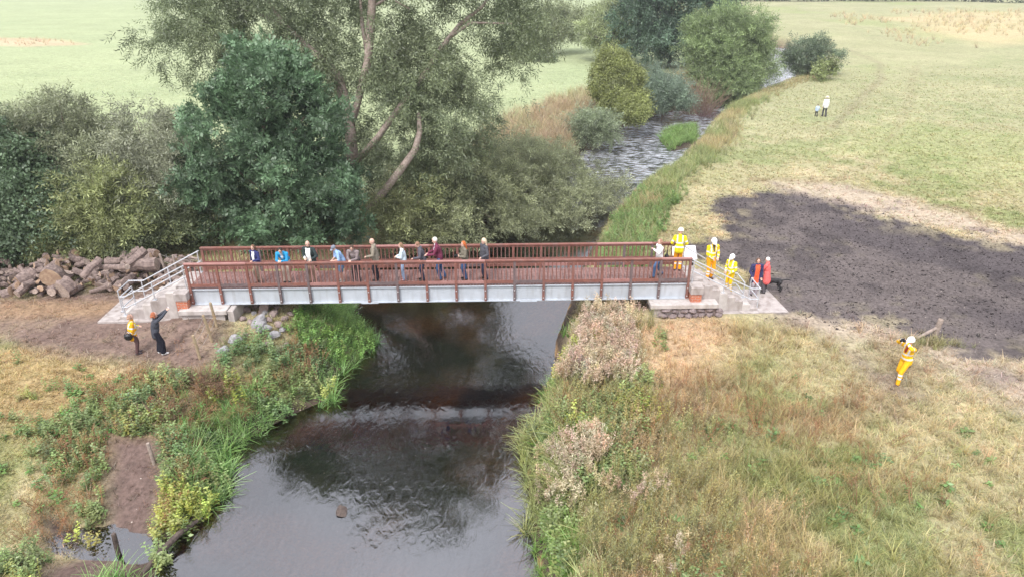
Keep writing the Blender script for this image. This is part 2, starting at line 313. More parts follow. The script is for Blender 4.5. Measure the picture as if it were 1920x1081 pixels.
# ------------------------------------------------------------------ ground sheet
def axis(lo, hi, st, k):
    a = [0.0]
    while a[-1] < hi: a.append(a[-1] + max(st, k * abs(a[-1])))
    b = [0.0]
    while b[-1] > lo: b.append(b[-1] - max(st, k * abs(b[-1])))
    return np.array(b[:0:-1] + a)
ax = axis(-420, 420, .22, .017)
ay = [3.0]
while ay[-1] < 620: ay.append(ay[-1] + max(.2, .0115 * ay[-1]))
ay = np.array(ay)
XX, YY = np.meshgrid(ax, ay); nx, ny = len(ax), len(ay)
ZZ = H(XX.ravel(), YY.ravel()); gc, _, _, _ = gcol(XX, YY)
Vg = np.stack([XX.ravel(), YY.ravel(), ZZ], 1)
ii = np.arange(ny - 1)[:, None] * nx + np.arange(nx - 1)[None, :]
Fg = np.stack([ii, ii + 1, ii + 1 + nx, ii + nx], -1).reshape(-1, 4)
def groundmat():
    m = bpy.data.materials.new('earth_and_turf'); m.use_nodes = True; t = m.node_tree; n = t.nodes; l = t.links; b = n['Principled BSDF']
    b.inputs['Roughness'].default_value = .95; b.inputs['Specular IOR Level'].default_value = .12
    at = n.new('ShaderNodeAttribute'); at.attribute_name = 'Col'; tc = n.new('ShaderNodeTexCoord')
    def noise(sc, de, lo, hi, a0, a1):
        nz = n.new('ShaderNodeTexNoise'); nz.inputs['Scale'].default_value = sc; nz.inputs['Detail'].default_value = de; nz.inputs['Roughness'].default_value = .65
        l.new(tc.outputs['Object'], nz.inputs['Vector']); mr = n.new('ShaderNodeMapRange'); mr.inputs[1].default_value = lo; mr.inputs[2].default_value = hi; mr.inputs[3].default_value = a0; mr.inputs[4].default_value = a1
        l.new(nz.outputs[0], mr.inputs[0]); return nz, mr
    n1, m1 = noise(7, 6, .3, .7, .62, 1.38); n2, m2 = noise(1.3, 5, .3, .7, .84, 1.16); n3, m3 = noise(.12, 6, .3, .7, .9, 1.1)
    mu = n.new('ShaderNodeMath'); mu.operation = 'MULTIPLY'; l.new(m1.outputs[0], mu.inputs[0]); l.new(m2.outputs[0], mu.inputs[1])
    mu3 = n.new('ShaderNodeMath'); mu3.operation = 'MULTIPLY'; l.new(mu.outputs[0], mu3.inputs[0]); l.new(m3.outputs[0], mu3.inputs[1])
    mx = n.new('ShaderNodeVectorMath'); mx.operation = 'SCALE'; l.new(at.outputs['Color'], mx.inputs[0]); l.new(mu3.outputs[0], mx.inputs['Scale'])
    # pale flecks of wood chip and stone
    vo = n.new('ShaderNodeTexVoronoi'); vo.inputs['Scale'].default_value = 3.0; l.new(tc.outputs['Object'], vo.inputs['Vector'])
    lt = n.new('ShaderNodeMath'); lt.operation = 'LESS_THAN'; lt.inputs[1].default_value = .075; l.new(vo.outputs['Distance'], lt.inputs[0])
    sp = n.new('ShaderNodeSeparateColor'); l.new(vo.outputs['Color'], sp.inputs[0]); g2 = n.new('ShaderNodeMath'); g2.operation = 'GREATER_THAN'; g2.inputs[1].default_value = .62; l.new(sp.outputs[0], g2.inputs[0])
    fm = n.new('ShaderNodeMath'); fm.operation = 'MULTIPLY'; l.new(lt.outputs[0], fm.inputs[0]); l.new(g2.outputs[0], fm.inputs[1])
    sg = n.new('ShaderNodeSeparateColor'); l.new(at.outputs['Color'], sg.inputs[0]); dk = n.new('ShaderNodeMath'); dk.operation = 'LESS_THAN'; dk.inputs[1].default_value = .2; l.new(sg.outputs[0], dk.inputs[0])
    fm2 = n.new('ShaderNodeMath'); fm2.operation = 'MULTIPLY'; l.new(fm.outputs[0], fm2.inputs[0]); l.new(dk.outputs[0], fm2.inputs[1])
    mc = n.new('ShaderNodeMix'); mc.data_type = 'RGBA'; l.new(fm2.outputs[0], mc.inputs[0]); l.new(mx.outputs[0], mc.inputs[6]); mc.inputs[7].default_value = (.4, .34, .3, 1)
    l.new(mc.outputs[2], b.inputs['Base Color'])
    bp = n.new('ShaderNodeBump'); bp.inputs['Strength'].default_value = .7; bp.inputs['Distance'].default_value = .06; l.new(n1.outputs[0], bp.inputs['Height']); l.new(bp.outputs[0], b.inputs['Normal'])
    return m
ground = link('ground', npmesh('ground', Vg, Fg, gc, groundmat(), True)); tag(ground, kind='structure')
# ------------------------------------------------------------------ water
def watermat():
    m = bpy.data.materials.new('river_water'); m.use_nodes = True; t = m.node_tree; n = t.nodes; l = t.links; n.remove(n['Principled BSDF']); out = n['Material Output']
    tc = n.new('ShaderNodeTexCoord'); mp = n.new('ShaderNodeMapping'); mp.inputs['Scale'].default_value = (1, .5, 1); l.new(tc.outputs['Object'], mp.inputs[0])
    a = n.new('ShaderNodeTexNoise'); a.inputs['Scale'].default_value = 4.2; a.inputs['Detail'].default_value = 6; a.inputs['Distortion'].default_value = .8; l.new(mp.outputs[0], a.inputs['Vector'])
    c = n.new('ShaderNodeTexNoise'); c.inputs['Scale'].default_value = .35; c.inputs['Detail'].default_value = 2; l.new(tc.outputs['Object'], c.inputs['Vector'])
    mr = n.new('ShaderNodeMapRange'); mr.inputs[1].default_value = .42; mr.inputs[2].default_value = .62; mr.inputs[3].default_value = .25; mr.inputs[4].default_value = 1.1; l.new(c.outputs[0], mr.inputs[0])
    mu = n.new('ShaderNodeMath'); mu.operation = 'MULTIPLY'; l.new(a.outputs[0], mu.inputs[0]); l.new(mr.outputs[0], mu.inputs[1])
    bp = n.new('ShaderNodeBump'); bp.inputs['Strength'].default_value = .36; bp.inputs['Distance'].default_value = .035; l.new(mu.outputs[0], bp.inputs['Height'])
    fr = n.new('ShaderNodeFresnel'); fr.inputs['IOR'].default_value = 2.45; l.new(bp.outputs[0], fr.inputs['Normal'])
    sy = n.new('ShaderNodeSeparateXYZ'); l.new(tc.outputs['Object'], sy.inputs[0]); ry = n.new('ShaderNodeMapRange'); ry.inputs[1].default_value = 40; ry.inputs[2].default_value = 58; ry.inputs[3].default_value = .03; ry.inputs[4].default_value = .18; l.new(sy.outputs[1], ry.inputs[0])
    # riffles upstream: broken water
    r2 = n.new('ShaderNodeMapRange'); r2.inputs[1].default_value = 42; r2.inputs[2].default_value = 60; r2.inputs[3].default_value = .05; r2.inputs[4].default_value = .22; l.new(sy.outputs[1], r2.inputs[0]); l.new(r2.outputs[0], bp.inputs['Distance'])
    g = n.new('ShaderNodeBsdfGlossy'); l.new(ry.outputs[0], g.inputs['Roughness']); l.new(bp.outputs[0], g.inputs['Normal']); g.inputs['Color'].default_value = (.96, .965, 1, 1)
    tr = n.new('ShaderNodeBsdfTransparent'); tr.inputs['Color'].default_value = (.50, .35, .20, 1)
    ms = n.new('ShaderNodeMixShader'); l.new(fr.outputs[0], ms.inputs[0]); l.new(tr.outputs[0], ms.inputs[1]); l.new(g.outputs[0], ms.inputs[2]); # pale streaks painted on the upstream riffle for sky glints and reflection
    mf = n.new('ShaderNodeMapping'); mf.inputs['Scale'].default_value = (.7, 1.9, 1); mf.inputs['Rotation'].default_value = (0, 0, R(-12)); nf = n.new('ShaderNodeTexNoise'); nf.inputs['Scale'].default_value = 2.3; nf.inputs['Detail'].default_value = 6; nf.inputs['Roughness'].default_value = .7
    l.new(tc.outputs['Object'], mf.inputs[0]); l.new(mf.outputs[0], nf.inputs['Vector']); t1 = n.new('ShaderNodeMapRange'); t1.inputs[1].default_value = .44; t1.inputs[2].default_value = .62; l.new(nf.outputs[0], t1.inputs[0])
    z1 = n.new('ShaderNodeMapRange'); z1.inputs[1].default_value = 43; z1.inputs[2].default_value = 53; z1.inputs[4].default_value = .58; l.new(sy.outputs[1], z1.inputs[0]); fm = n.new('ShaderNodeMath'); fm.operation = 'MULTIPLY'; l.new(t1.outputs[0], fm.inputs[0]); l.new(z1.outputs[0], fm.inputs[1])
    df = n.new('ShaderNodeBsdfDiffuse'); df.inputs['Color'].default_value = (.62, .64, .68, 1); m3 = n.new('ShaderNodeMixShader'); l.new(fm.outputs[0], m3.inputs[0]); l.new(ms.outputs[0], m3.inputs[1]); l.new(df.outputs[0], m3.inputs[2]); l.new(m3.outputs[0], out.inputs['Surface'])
    return m
wx = np.linspace(-20, 80, 21); wy = np.linspace(3.2, 150, 21); WX, WY = np.meshgrid(wx, wy)
iw = np.arange(20)[:, None] * 21 + np.arange(20)[None, :]
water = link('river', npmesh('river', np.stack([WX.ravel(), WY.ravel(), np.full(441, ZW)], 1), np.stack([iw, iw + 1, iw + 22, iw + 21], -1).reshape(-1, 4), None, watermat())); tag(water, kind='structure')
# ------------------------------------------------------------------ footbridge
BA = np.array([-12.69, 24.72]); BRZ = math.atan2(25.28 - 24.70, 7.09 + 12.69); BL = 19.8; BW = 1.5; ZD = 1.33
be = np.array([math.cos(BRZ), math.sin(BRZ)]); bn = np.array([-be[1], be[0]])
def BP(x, y, z=0): p = BA + be * x + bn * y; return (p[0], p[1], z)
bridge = empty('footbridge', BP(0, 0, 0), BRZ, 'long footbridge with red-brown railings and grey steel girders spanning the river', 'bridge')
px_ = [.06 + i * (BL - .12) / 17 for i in range(18)]
for k, (y0, sgn) in enumerate(((0.0, -1), (BW, 1))):
    g = MB(); t = .012
    g.box(-.02, BL + .02, y0 - t, y0 + t, .655, 1.255); g.box(-.02, BL + .02, y0 - .09, y0 + .09, 1.255, 1.28); g.box(-.02, BL + .02, y0 - .11, y0 + .11, .625, .655)
    gd = g.build('girder', M_GALV, bridge)
    for xs in (7.02, 13.35):
        m = MB(); m.box(xs - .28, xs + .28, y0 + sgn * .013 if sgn > 0 else y0 - .028, y0 + .028 if sgn > 0 else y0 - .013, .70, 1.21)
        m.box(xs - .34, xs + .34, y0 - .13 if sgn < 0 else y0 - .05, y0 + .05 if sgn < 0 else y0 + .13, .60, .625)
        yb = y0 + sgn * .028
        for a in (-.2, -.08, .08, .2):
            for z in (.76, .87, .98, 1.09, 1.16): m.tube([(xs + a, yb, z), (xs + a, yb + sgn * .012, z)], .014, 6)
        m.build('splice_plate', M_GALV, gd)
    for i, x in enumerate(px_):
        p = MB(); yb = y0 + sgn * .012; yo = y0 + sgn * .125
        p.box(x - .048, x + .048, min(yo - sgn * .07, yo), max(yo - sgn * .07, yo), .655 if sgn < 0 else 1.0, 2.345)
        p.box(x - .04, x + .04, min(yb, yo - sgn * .072), max(yb, yo - sgn * .072), .70, .82); p.box(x - .04, x + .04, min(yb, yo - sgn * .072), max(yb, yo - sgn * .072), 1.06, 1.18)
        mm = M_REDG if (i * 7 + k) % 17 in (4, 15, 11) or (sgn < 0 and i in (3, 11, 15, 16)) else M_RED
        po = p.build('post', mm, bridge)
        if sgn < 0:
            for z in (.76, 1.10):
                b = MB(); b.tube([(x, yo, z), (x, yo - .014, z)], .026, 8); b.tube([(x, yo - .014, z), (x, yo - .032, z)], .014, 6); b.build('bolt', M_BOLT, po)
    yr = y0 + sgn * .09
    for j in range(9):       # rails come in lengths of two bays
        a = px_[j * 2]; c = px_[min(j * 2 + 2, 17)]
        if a == c: continue
        m = MB(); m.box(a - (.06 if j == 0 else -.003), c + (.06 if c == px_[17] else -.003), yr - .065, yr + .065, 2.347, 2.40, 0, .008); m.build('handrail_cap', M_RED if (j + k) % 4 else M_REDP, bridge)
    for j in range(17):
        a = px_[j] + .05; c = px_[j + 1] - .05
        m = MB(); m.box(a, c, yr - .02, yr + .02, 1.405, 1.525); m.build('bottom_rail', [M_RED, M_RED, M_REDP, M_REDG, M_RED][(j * 3 + k) % 5] if j != 8 else M_REDP, bridge)
        m = MB(); m.box(a, c, yr - .018, yr + .018, 2.26, 2.345); m.build('top_rail', M_RED, bridge)
    if sgn > 0:
        m = MB()
        for j in range(17): m.box(px_[j] + .05, px_[j + 1] - .05, yr - .06, yr - .025, 1.70, 1.80)
        m.build('kick_board', M_RED, bridge)
bm_ = MB(); bm_.box(-.019, .019, -.013, .013, 1.526, 2.259); bme = bm_.mesh('baluster', M_RED); bme2 = bm_.mesh('baluster', M_REDP); rest = MB(); nb = 0
for sgn, y0 in ((-1, 0.0), (1, BW)):
    yr = y0 + sgn * .09
    for j in range(17):
        for q in range(1, 7):
            x = px_[j] + (px_[j + 1] - px_[j]) * q / 7
            if sgn < 0 and nb < 100: link('baluster', bme2 if random.random() < .18 else bme, bridge, (x, yr, 0)); nb += 1
            else: rest.box(x - .019, x + .019, yr - .013, yr + .013, 1.526, 2.259)
tag(rest.build('baluster', M_RED, bridge), kind='stuff')
m = MB(); nbd = int(BL / .125)
for i in range(nbd):
    x = -.05 + i * (BL + .1) / nbd; m.box(x, x + .112, -.02, BW + .02, 1.284 + .002 * random.random(), ZD)
m.build('deck', M_DECK, bridge)
m = MB()
for i in range(9): x = 1.1 + i * 2.2; m.box(x - .03, x + .03, .03, BW - .03, .80, 1.1)
m.build('cross_beam', M_GALV, bridge)
# ------------------------------------------------------------------ abutments, brick piers, steps, handrails at both ends
for side in (0, 1):
    sx = lambda x: (-x if side == 0 else BL + x)
    def bx(m, a, b, *r, **k): a, b = sx(a), sx(b); return m.box(min(a, b), max(a, b), *r, **k)
    nm = ('left', 'right')[side]
    ab = empty('abutment', BP(0, 0, 0), BRZ, 'pale concrete abutment under the bridge end, wood fence post leaning before it' if side == 0 else 'concrete abutment slab topping the rubble stone wall at the bridge end', 'abutment')
    m = MB(); bx(m, -1.5 if side == 0 else -1.6, .35 if side == 0 else 1.12, -.62, BW + .7, .44, .615, 0, c=.015); m.build('bearing_shelf', M_CONCL, ab)
    m = MB(); bx(m, -1.36 if side == 0 else -1.45, .3, -.5, BW + .6, -1.6, .437); m.build('abutment_block', M_CONCL if side == 0 else M_CONC, ab)
    if side == 0:
        m = MB(); bx(m, -1.74, -1.51, -.55, BW + .6, -1.4, .58, 0, c=.03); m.build('wing_block', M_CONCL, ab)
        m = MB(); m.add([(2.1, .2, -.9), (2.45, .2, -.9), (2.9, .3, .55), (2.55, .3, .55), (2.1, 1.2, -.9), (2.45, 1.2, -.9), (2.9, 1.2, .55), (2.55, 1.2, .55)], [(3, 2, 1, 0), (4, 5, 6, 7), (0, 1, 5, 4), (1, 2, 6, 5), (2, 3, 7, 6), (3, 0, 4, 7)])
        m.build('side_slab', M_STONEB, ab)
    pr = empty('brick_pier', BP(sx(.25), -.1, 0), BRZ, 'red brick pier with stone cap beside the %s' % ('steps near the log pile' if side == 0 else 'steps near the dark chip patch'), 'pier')
    zb = .44 if side == 0 else .617
    m = MB(); m.box(-.21, .21, -.3, .2, zb - .1 if side == 0 else zb, .96); m.build('brickwork', M_BRICK, pr)
    m = MB(); m.box(-.25, .25, -.34, .24, .963, 1.27, 0, .02); m.build('cap_stone', M_CONC, pr)
    st = empty('concrete_steps', BP(sx(0), 0, 0), BRZ, 'flight of grey concrete steps %s' % ('descending from the bridge towards the log pile' if side == 0 else 'where two people in hard hats stand'), 'steps')
    s1 = -1 if side == 0 else 1
    def sb(m, a, b, *r, **k): a, b = s1 * a, s1 * b; return m.box(min(a, b), max(a, b), *r, **k)
    ns = 7; run = .33; rise = ZD / (ns + 1)
    y1 = BW + .12
    m = MB(); sb(m, .02, .62, .16, y1, -.3, ZD - .003, 0, c=.01); m.build('landing', M_CONC, st)
    m = MB(); sb(m, .46, .62, -.12, .157, -.3, ZD - .10, 0, c=.01); m.build('landing_side', M_CONC, st)
    for i in range(ns):
        z = ZD - (i + 1) * rise; m = MB(); sb(m, .623 + i * run, .62 + (i + 1) * run, -.12, y1, -.3, z, 0, c=.012); m.build('step', M_CONC if (i + side) % 3 else M_CONCL, st)
    m = MB()
    if side: m.add([(2.94, -.3, -.3), (4.15, -.3, -.3), (4.05, 1.9, -.3), (2.94, 1.9, -.3), (2.94, -.3, .06), (4.15, -.3, .06), (4.05, 1.9, .06), (2.94, 1.9, .06)], [(3, 2, 1, 0), (4, 5, 6, 7), (0, 1, 5, 4), (1, 2, 6, 5), (2, 3, 7, 6), (3, 0, 4, 7)])
    else: m.box(-3.75, -2.94, -.3, 1.75, -.3, .05, 0, .02)
    m.build('foot_slab', M_CONC, st)
    m = MB(); sb(m, .9, 2.93, -.34, -.123, -.3, .07, 0, c=.015); m.build('side_kerb', M_CONC, st)
    # handrails: slope, short level piece, then a return across the foot of the steps
    ex0 = 2.5
    for q in (0, 1):
        yy = .0 if q == 0 else BW + .02
        if side == 0: xe, xt, yt = (2.6, 2.78, .95) if q == 0 else (2.55, 3.15, .55)
        else: xe, xt, yt = (2.6, 2.95, 1.05) if q == 0 else (2.2, 2.5, .55)
        z0, z1 = 2.28, .98
        lab = [['near galvanised tube handrail beside the brick pier on the log pile end', 'far galvanised tube handrail facing the log pile'], ['galvanised tube handrail along the near edge of the right-hand steps', 'galvanised tube handrail behind the two hard-hatted people on the steps']][side][q]
        hr = empty('handrail', BP(sx(0), 0, 0), BRZ, lab, 'handrail', 'tube handrails of the steps')
        sl = (z0 - z1) / xe
        for off in (0, .46):
            m = MB(); pts = [(s1 * .04, yy, z0 - off), (s1 * xe, yy, z1 - off), (s1 * xt, yy, z1 - off), (s1 * xt, yt, z1 - off)]
            m.tube(pts[:2], .026, 8); m.tube(pts[1:3], .026, 8); m.tube(pts[2:], .026, 8)
            for p in pts[1:3]: m.ell(p, (.034, .034, .034), None, 8, 6)
            m.build('rail', M_RAIL, hr)
        for (x, y) in ((.12, yy), (1.45, yy), (xt - .02 if q == 0 else xe + .1, yy), (xt, yt)):
            zt = z0 - sl * x if x < xe else z1; zf = ZD - rise * (max(0, math.floor((x - .62) / run) + 1) if x > .62 else 0); zf = max(zf, .06) if x < 2.94 else .06
            if q == 0 and x < .3: zf = 1.0
            m = MB(); m.tube([(s1 * x, y, zf), (s1 * x, y, zt)], .024, 8); m.build('post', M_RAIL, hr)
            m = MB(); m.box(s1 * x - .07, s1 * x + .07, y - .07, y + .07, zf, zf + .014); m.build('base_plate', M_RAIL, hr)
# rubble wall on the right under the abutment slab
def rock(seed, r, n=2, jag=.22):
    rng = np.random.default_rng(seed); import bmesh
    bm = bmesh.new(); bmesh.ops.create_icosphere(bm, subdivisions=n, radius=1); dirs = [Vector(rng.normal(size=3)).normalized() for _ in range(15)]; offs = rng.uniform(.5, .86, 15)
    for v in bm.verts:
        p = v.co.normalized(); rr = 1.0
        for d, o in zip(dirs, offs):
            c = p.dot(d)
            if c > .05: rr = min(rr, o / c)
        rr *= 1 + jag * (rng.random() - .5) * .35
        v.co = Vector((p.x * rr * r[0], p.y * rr * r[1], p.z * rr * r[2]))
    me = bpy.data.meshes.new('stone'); bm.to_mesh(me); bm.free(); return me
wall = empty('stone_wall', BP(BL, 0, 0), BRZ, 'low wall of dark rubble stones under the concrete slab below the brick pier', 'wall')
sv = [rock(100 + i, (.21, .17, .19)) for i in range(8)]
for me in sv: me.materials.append(M_STONE)
for row, z in enumerate((-.13, .10, .31)):
    x = -1.35 + .1 * row
    while x < 1.15:
        w = random.uniform(.75, 1.25); o = link('stone', random.choice(sv), wall, (x + .15 * w, -.52 + random.uniform(-.05, .05) - .05 * (2 - row), z + random.uniform(-.03, .03)), (random.uniform(-.3, .3), random.uniform(-.4, .4), random.choice((0, math.pi)) + random.uniform(-.3, .3)))
        o.scale = (w * random.uniform(.85, 1.05), 1, random.uniform(.65, .85)); x += .33 * w
m = MB(); m.box(-1.2, 1.1, -.48, .3, -.5, .437); m.build('core', M_STONEB, wall)
for q in range(4): o = link('stone', sv[q], wall, (1.32 + random.uniform(-.1, .1), -.3 + q * .28, -.02 + .15 * (q % 2)), (random.random(), random.random(), q)); o.scale = (.85, .85, .7)
# information board on a lectern
ib = empty('information_board', BP(BL + .42, BW + .95, 0), BRZ, 'white blank lectern board on dark legs beside the worker in yellow', 'sign')
bz = Hs(*BP(BL + .42, BW + .95)[:2])
m = MB(); m.add([(-.52, -.24, .80), (.52, -.24, .80), (.52, .28, 1.24), (-.52, .28, 1.24), (-.52, -.21, .77), (.52, -.21, .77), (.52, .31, 1.21), (-.52, .31, 1.21)], [(0, 1, 2, 3), (7, 6, 5, 4), (4, 5, 1, 0), (5, 6, 2, 1), (6, 7, 3, 2), (7, 4, 0, 3)])
o = m.build('panel', pmat('white_board', (.80, .79, .76), (.72, .71, .69), 2, .5), ib); o.location.z = .55
for x in (-.4, .4): m = MB(); m.box(x - .04, x + .04, -.0, .09, bz - .1, 1.5); m.build('leg', pmat('board_leg', (.05, .05, .055), None, 5, .6), ib)
# ------------------------------------------------------------------ boulders, logs, fence posts, driftwood
rb = [rock(200 + i, (.5, .42, .34), 2, .1) for i in range(7)]; rbb = []
for me in rb: b2 = me.copy(); me.materials.append(M_STONEG); b2.materials.append(M_STONEB); rbb.append(b2)
# pixel x, y, size in m, pale or brown, aspect
for i, (a, b, s, k, l) in enumerate([(443,640,.62,0,'broad pale grey boulder at the top of the riprap, above the dry stems'),(421,659,.55,0,'rounded grey boulder lowest at left of the riprap'),(487,607,.68,0,'long pale slab stone in the middle of the riprap'),(491,611,.55,0,None),(501,616,.42,0,None),(515,632,.60,0,'pale wedge boulder at the lower right of the riprap'),(514,591,.52,1,None),(497,588,.4,0,None),(476,589,.34,0,None),(480,577,.5,1,None),(462,583,.45,1,None),(492,575,.45,1,None),(523,612,.5,1,None),(534,600,.42,1,None),(530,620,.36,0,None),(487,622,.45,0,None),(470,606,.4,1,None),(505,647,.45,1,None),(534,650,.42,1,None),(505,602,.4,1,None),(545,590,.35,1,None),(455,600,.36,1,None),(460,630,.34,1,None),(520,578,.4,1,None),(510,572,.4,1,None)]):
    p = G(a, b); o = link('boulder', (rbb if k else rb)[i % 7], None, (p[0], p[1], p[2] + s * .16), (random.uniform(-.4, .4), random.uniform(-.4, .4), random.uniform(0, 6.28)))
    f = s / 1.0 * 1.15; o.scale = (f * (1.5 if i in (2,) else 1), f, f)
    tag(o, l or ('brown rough boulder in the riprap under the bridge' if k else 'grey broken boulder in the riprap under the bridge'), 'boulder', 'riprap boulders below the left abutment')
for (a, b, s, l) in [(640,955,.55,'dark rock breaking the water in mid stream'),(610,990,.3,'small submerged stone in the shallows')][:1]:
    p = P(a, b, ZW); me = rb[3].copy(); me.materials.clear(); me.materials.append(M_WOODD); o = link('rock', me, None, (p[0], p[1], ZW - .02), (.2, .1, 2)); o.scale = (.85, .6, .4); tag(o, l, 'rock')
# log variants: bark side, cut ends
def logmesh(seed, L, r, split=False):
    rng = np.random.default_rng(seed); m = MB(); n = 10; vs = []; k = 5; ang = np.linspace(0, 2 * math.pi, n, endpoint=False); rad = r * (1 + .18 * (rng.random(n) - .5)); off = rng.uniform(-.04, .04, (k, 2))
    for i in range(k):
        x = (i / (k - 1) - .5) * L
        for j in range(n):
            y = rad[j] * math.cos(ang[j]) * (1 + .1 * (rng.random() - .5)); z = rad[j] * math.sin(ang[j])
            if split: z = max(z, -.12 * r + .05 * r * rng.random())
            vs.append((x + .03 * (rng.random() - .5), y + off[i, 0], z + off[i, 1]))
    fs = [(i * n + j, i * n + (j + 1) % n, (i + 1) * n + (j + 1) % n, (i + 1) * n + j) for i in range(k - 1) for j in range(n)]
    bark = [f for f in fs]; m.add(vs, bark, 0)
    if split:
        m.mi = [1 if (f[0] % n) in (5, 6, 7, 8) else 0 for f in bark]
    m.f += [tuple(range(n - 1, -1, -1)), tuple((k - 1) * n + j for j in range(n))]; m.mi += [1, 1]
    return m.mesh('log', [M_BARKR, M_CUTG if seed % 2 else M_CUT], False)
LG = [logmesh(1, .9, .17), logmesh(2, .55, .22), logmesh(3, 1.2, .11), logmesh(4, .7, .16, True), logmesh(5, .9, .14, True), logmesh(6, .5, .2, True), logmesh(7, 1.5, .09), logmesh(8, .4, .27), logmesh(9, 1.0, .19)]
BIG = logmesh(20, .55, .44); BIG2 = logmesh(21, .5, .4)
def place_log(me, p, yaw, pit, sc, lab, grp='logs dumped in the long pile under the hedge'):
    o = link('log', me, None, p, (random.uniform(0, 6), pit, yaw)); o.scale = (sc, sc, sc); return tag(o, lab, 'log', grp)
rr = random.Random(11); LGs = ['round bark-covered log jumbled in the woodpile under the hedge', 'split log with a raw face in the woodpile under the hedge', 'thin branch log lying across the woodpile under the hedge']
for i in range(285):
    u = rr.random(); v = rr.random(); X = -24.5 + u * 10.0; hgt = (1.0 if u < .86 else 1.5 - u * .5) * (.8 + .35 * math.sin(u * 19)); Y = 26.9 + v * 2.3 - .25 * math.sin(u * 7) + (.5 if u > .8 else 0)
    z = Hs(X, Y) + .1 + rr.random() ** .6 * hgt * min(1, .25 + v * 1.2)
    k = rr.choice((0, 1, 2, 3, 3, 4, 4, 5, 5, 6, 7, 8)); place_log(LG[k], (X, Y, z), rr.uniform(0, 6.28), rr.uniform(-.5, .5), rr.uniform(.42, .9), LGs[1 if k in (3, 4, 5) else 2 if k in (2, 6) else 0])
p = PY(96, 520, 27.2); place_log(BIG, (p[0], 27.35, p[2]), -1.35, .1, 1, 'very thick sawn trunk round showing its wide pale cut face')
p = PY(127, 540, 27.0); place_log(BIG2, (p[0], 26.9, .33), -1.9, .2, .95, 'thick grey trunk round at the front foot of the woodpile')
for (a, b, yw, pt, k, s, l) in [(262, 497, .1, .05, 8, 1.5, 'long reddish log lying level at the top right of the woodpile'), (172, 503, 1.1, .5, 4, 1.2, 'pale split log standing tilted in the middle of the woodpile'), (215, 500, -.5, .25, 6, 1.3, 'long split branch sloping down to the right in the woodpile'), (255, 482, .9, .5, 0, 1.1, 'log propped up steeply at the back of the woodpile'), (68, 553, 1.45, .6, 4, 1.1, 'dark log leaning out at the front of the woodpile'), (50, 520, .9, .3, 1, 1.3, 'stubby pale log beside the wide sawn round')]:
    p = PY(a, b, 27.3 + (.9 if b < 500 else 0)); place_log(LG[k], tuple(p), yw, -pt, s, l)
def post(name, p, h, r, lean, mat, label, group=None, cat='fence post'):
    m = MB(); m.tube([(0, 0, -.3), (lean[0] * .5, lean[1] * .5, h * .5), (lean[0], lean[1], h - .04), (lean[0], lean[1], h)], [r, r * .97, r * .94, r * .8], 9)
    o = m.build(name, mat); o.location = p; return tag(o, label, cat, group)
fp = []
for a, b, h, ln, l in [(407,612,1.05,(-.06,-.02),'tallest timber stake, leaning by the abutment corner'),(399,640,1.15,(-.13,-.05),'slanting timber stake between the abutment and the dry stems'),(376,672,1.0,(-.06,-.05),'timber stake rising from the brown dry stems')]:
    p = G(a, b); fp.append((p, ln, h)); post('fence_post', tuple(p), h, .055, ln, M_WOODP, l, 'timber stakes below the left abutment')
for (x0, y0, h, l) in [(-15.35, 28.2, 1.35, 'leaning pale fence stake behind the woodpile end'), (-14.75, 28.0, 1.4, 'upright fence stake behind the handrail of the left steps'), (-13.25, 27.4, 1.45, 'fence stake just left of the railing end, under the tree')]:
    p = np.array([x0, y0, Hs(x0, y0)]); fp.append((p, (-.12, 0), h)); post('fence_post', tuple(p), h, .055, (-.12 if h < 1.4 else -.05, 0), M_WOODG, l, 'fence stakes behind the left steps')
w = MB()
for k in (.35, .7, .95):
    for a, b in ((0, 1), (1, 2)):
        A = Vector(fp[a][0]) + Vector((fp[a][1][0], fp[a][1][1], fp[a][2])) * k; B = Vector(fp[b][0]) + Vector((fp[b][1][0], fp[b][1][1], fp[b][2])) * k; w.tube([A, (A + B) / 2 - Vector((0, 0, .06)), B], .006, 4)
tag(w.build('fence_wire', M_WIRE), 'slack wire strung between the timber stakes below the abutment', 'wire')
w = MB()
for k in (.5, .75, .97):
    for a, b in ((3, 4), (4, 5)):
        A = Vector(fp[a][0]) + Vector((-.05, 0, fp[a][2])) * k; B = Vector(fp[b][0]) + Vector((-.05, 0, fp[b][2])) * k; w.tube([A, (A + B) / 2 - Vector((0, 0, .09)), B], .006, 4)
tag(w.build('fence_wire', M_WIRE), 'loose wire strung between the fence stakes behind the left steps', 'wire')
p = G(500 * .445, 1040); post('fence_post', tuple(p), .8, .07, (.05, 0), M_WOODD, 'dark wet post standing in the mud at the waterside')
p = G(290, 870); post('fence_post', tuple(p), .75, .06, (-.1, .1), M_WOODG, 'short weathered post half hidden in weeds above the muddy track')
p = G(1750, 632); sp = empty('strainer_post', tuple(p), 0, 'lone weathered strainer post with a diagonal brace near the photographer', 'fence post')
m = MB(); m.tube([(0, 0, -.4), (.10, .02, .75), (.12, .03, .80)], [.105, .10, .085], 10); m.build('post', M_WOODG, sp)
m = MB(); m.tube([(.03, -.0, .42), (-.55, -.18, .20), (-1.25, -.42, -.05)], [.06, .06, .055], 8); m.build('brace', M_WOODG, sp)
m = MB(); a = P(268, 1075, ZW + .1); b = P(300, 1035, ZW + .25); c = P(335, 1000, ZW + .3); d = P(378, 970, ZW + .12); m.tube([a, b, c, d], [.07, .09, .085, .04], 8); m.tube([b, P(296, 1012, ZW + .5)], [.04, .015], 6)
tag(m.build('driftwood', M_WOODD), 'dark fallen branch lying along the water edge beside the muddy inlet', 'branch')
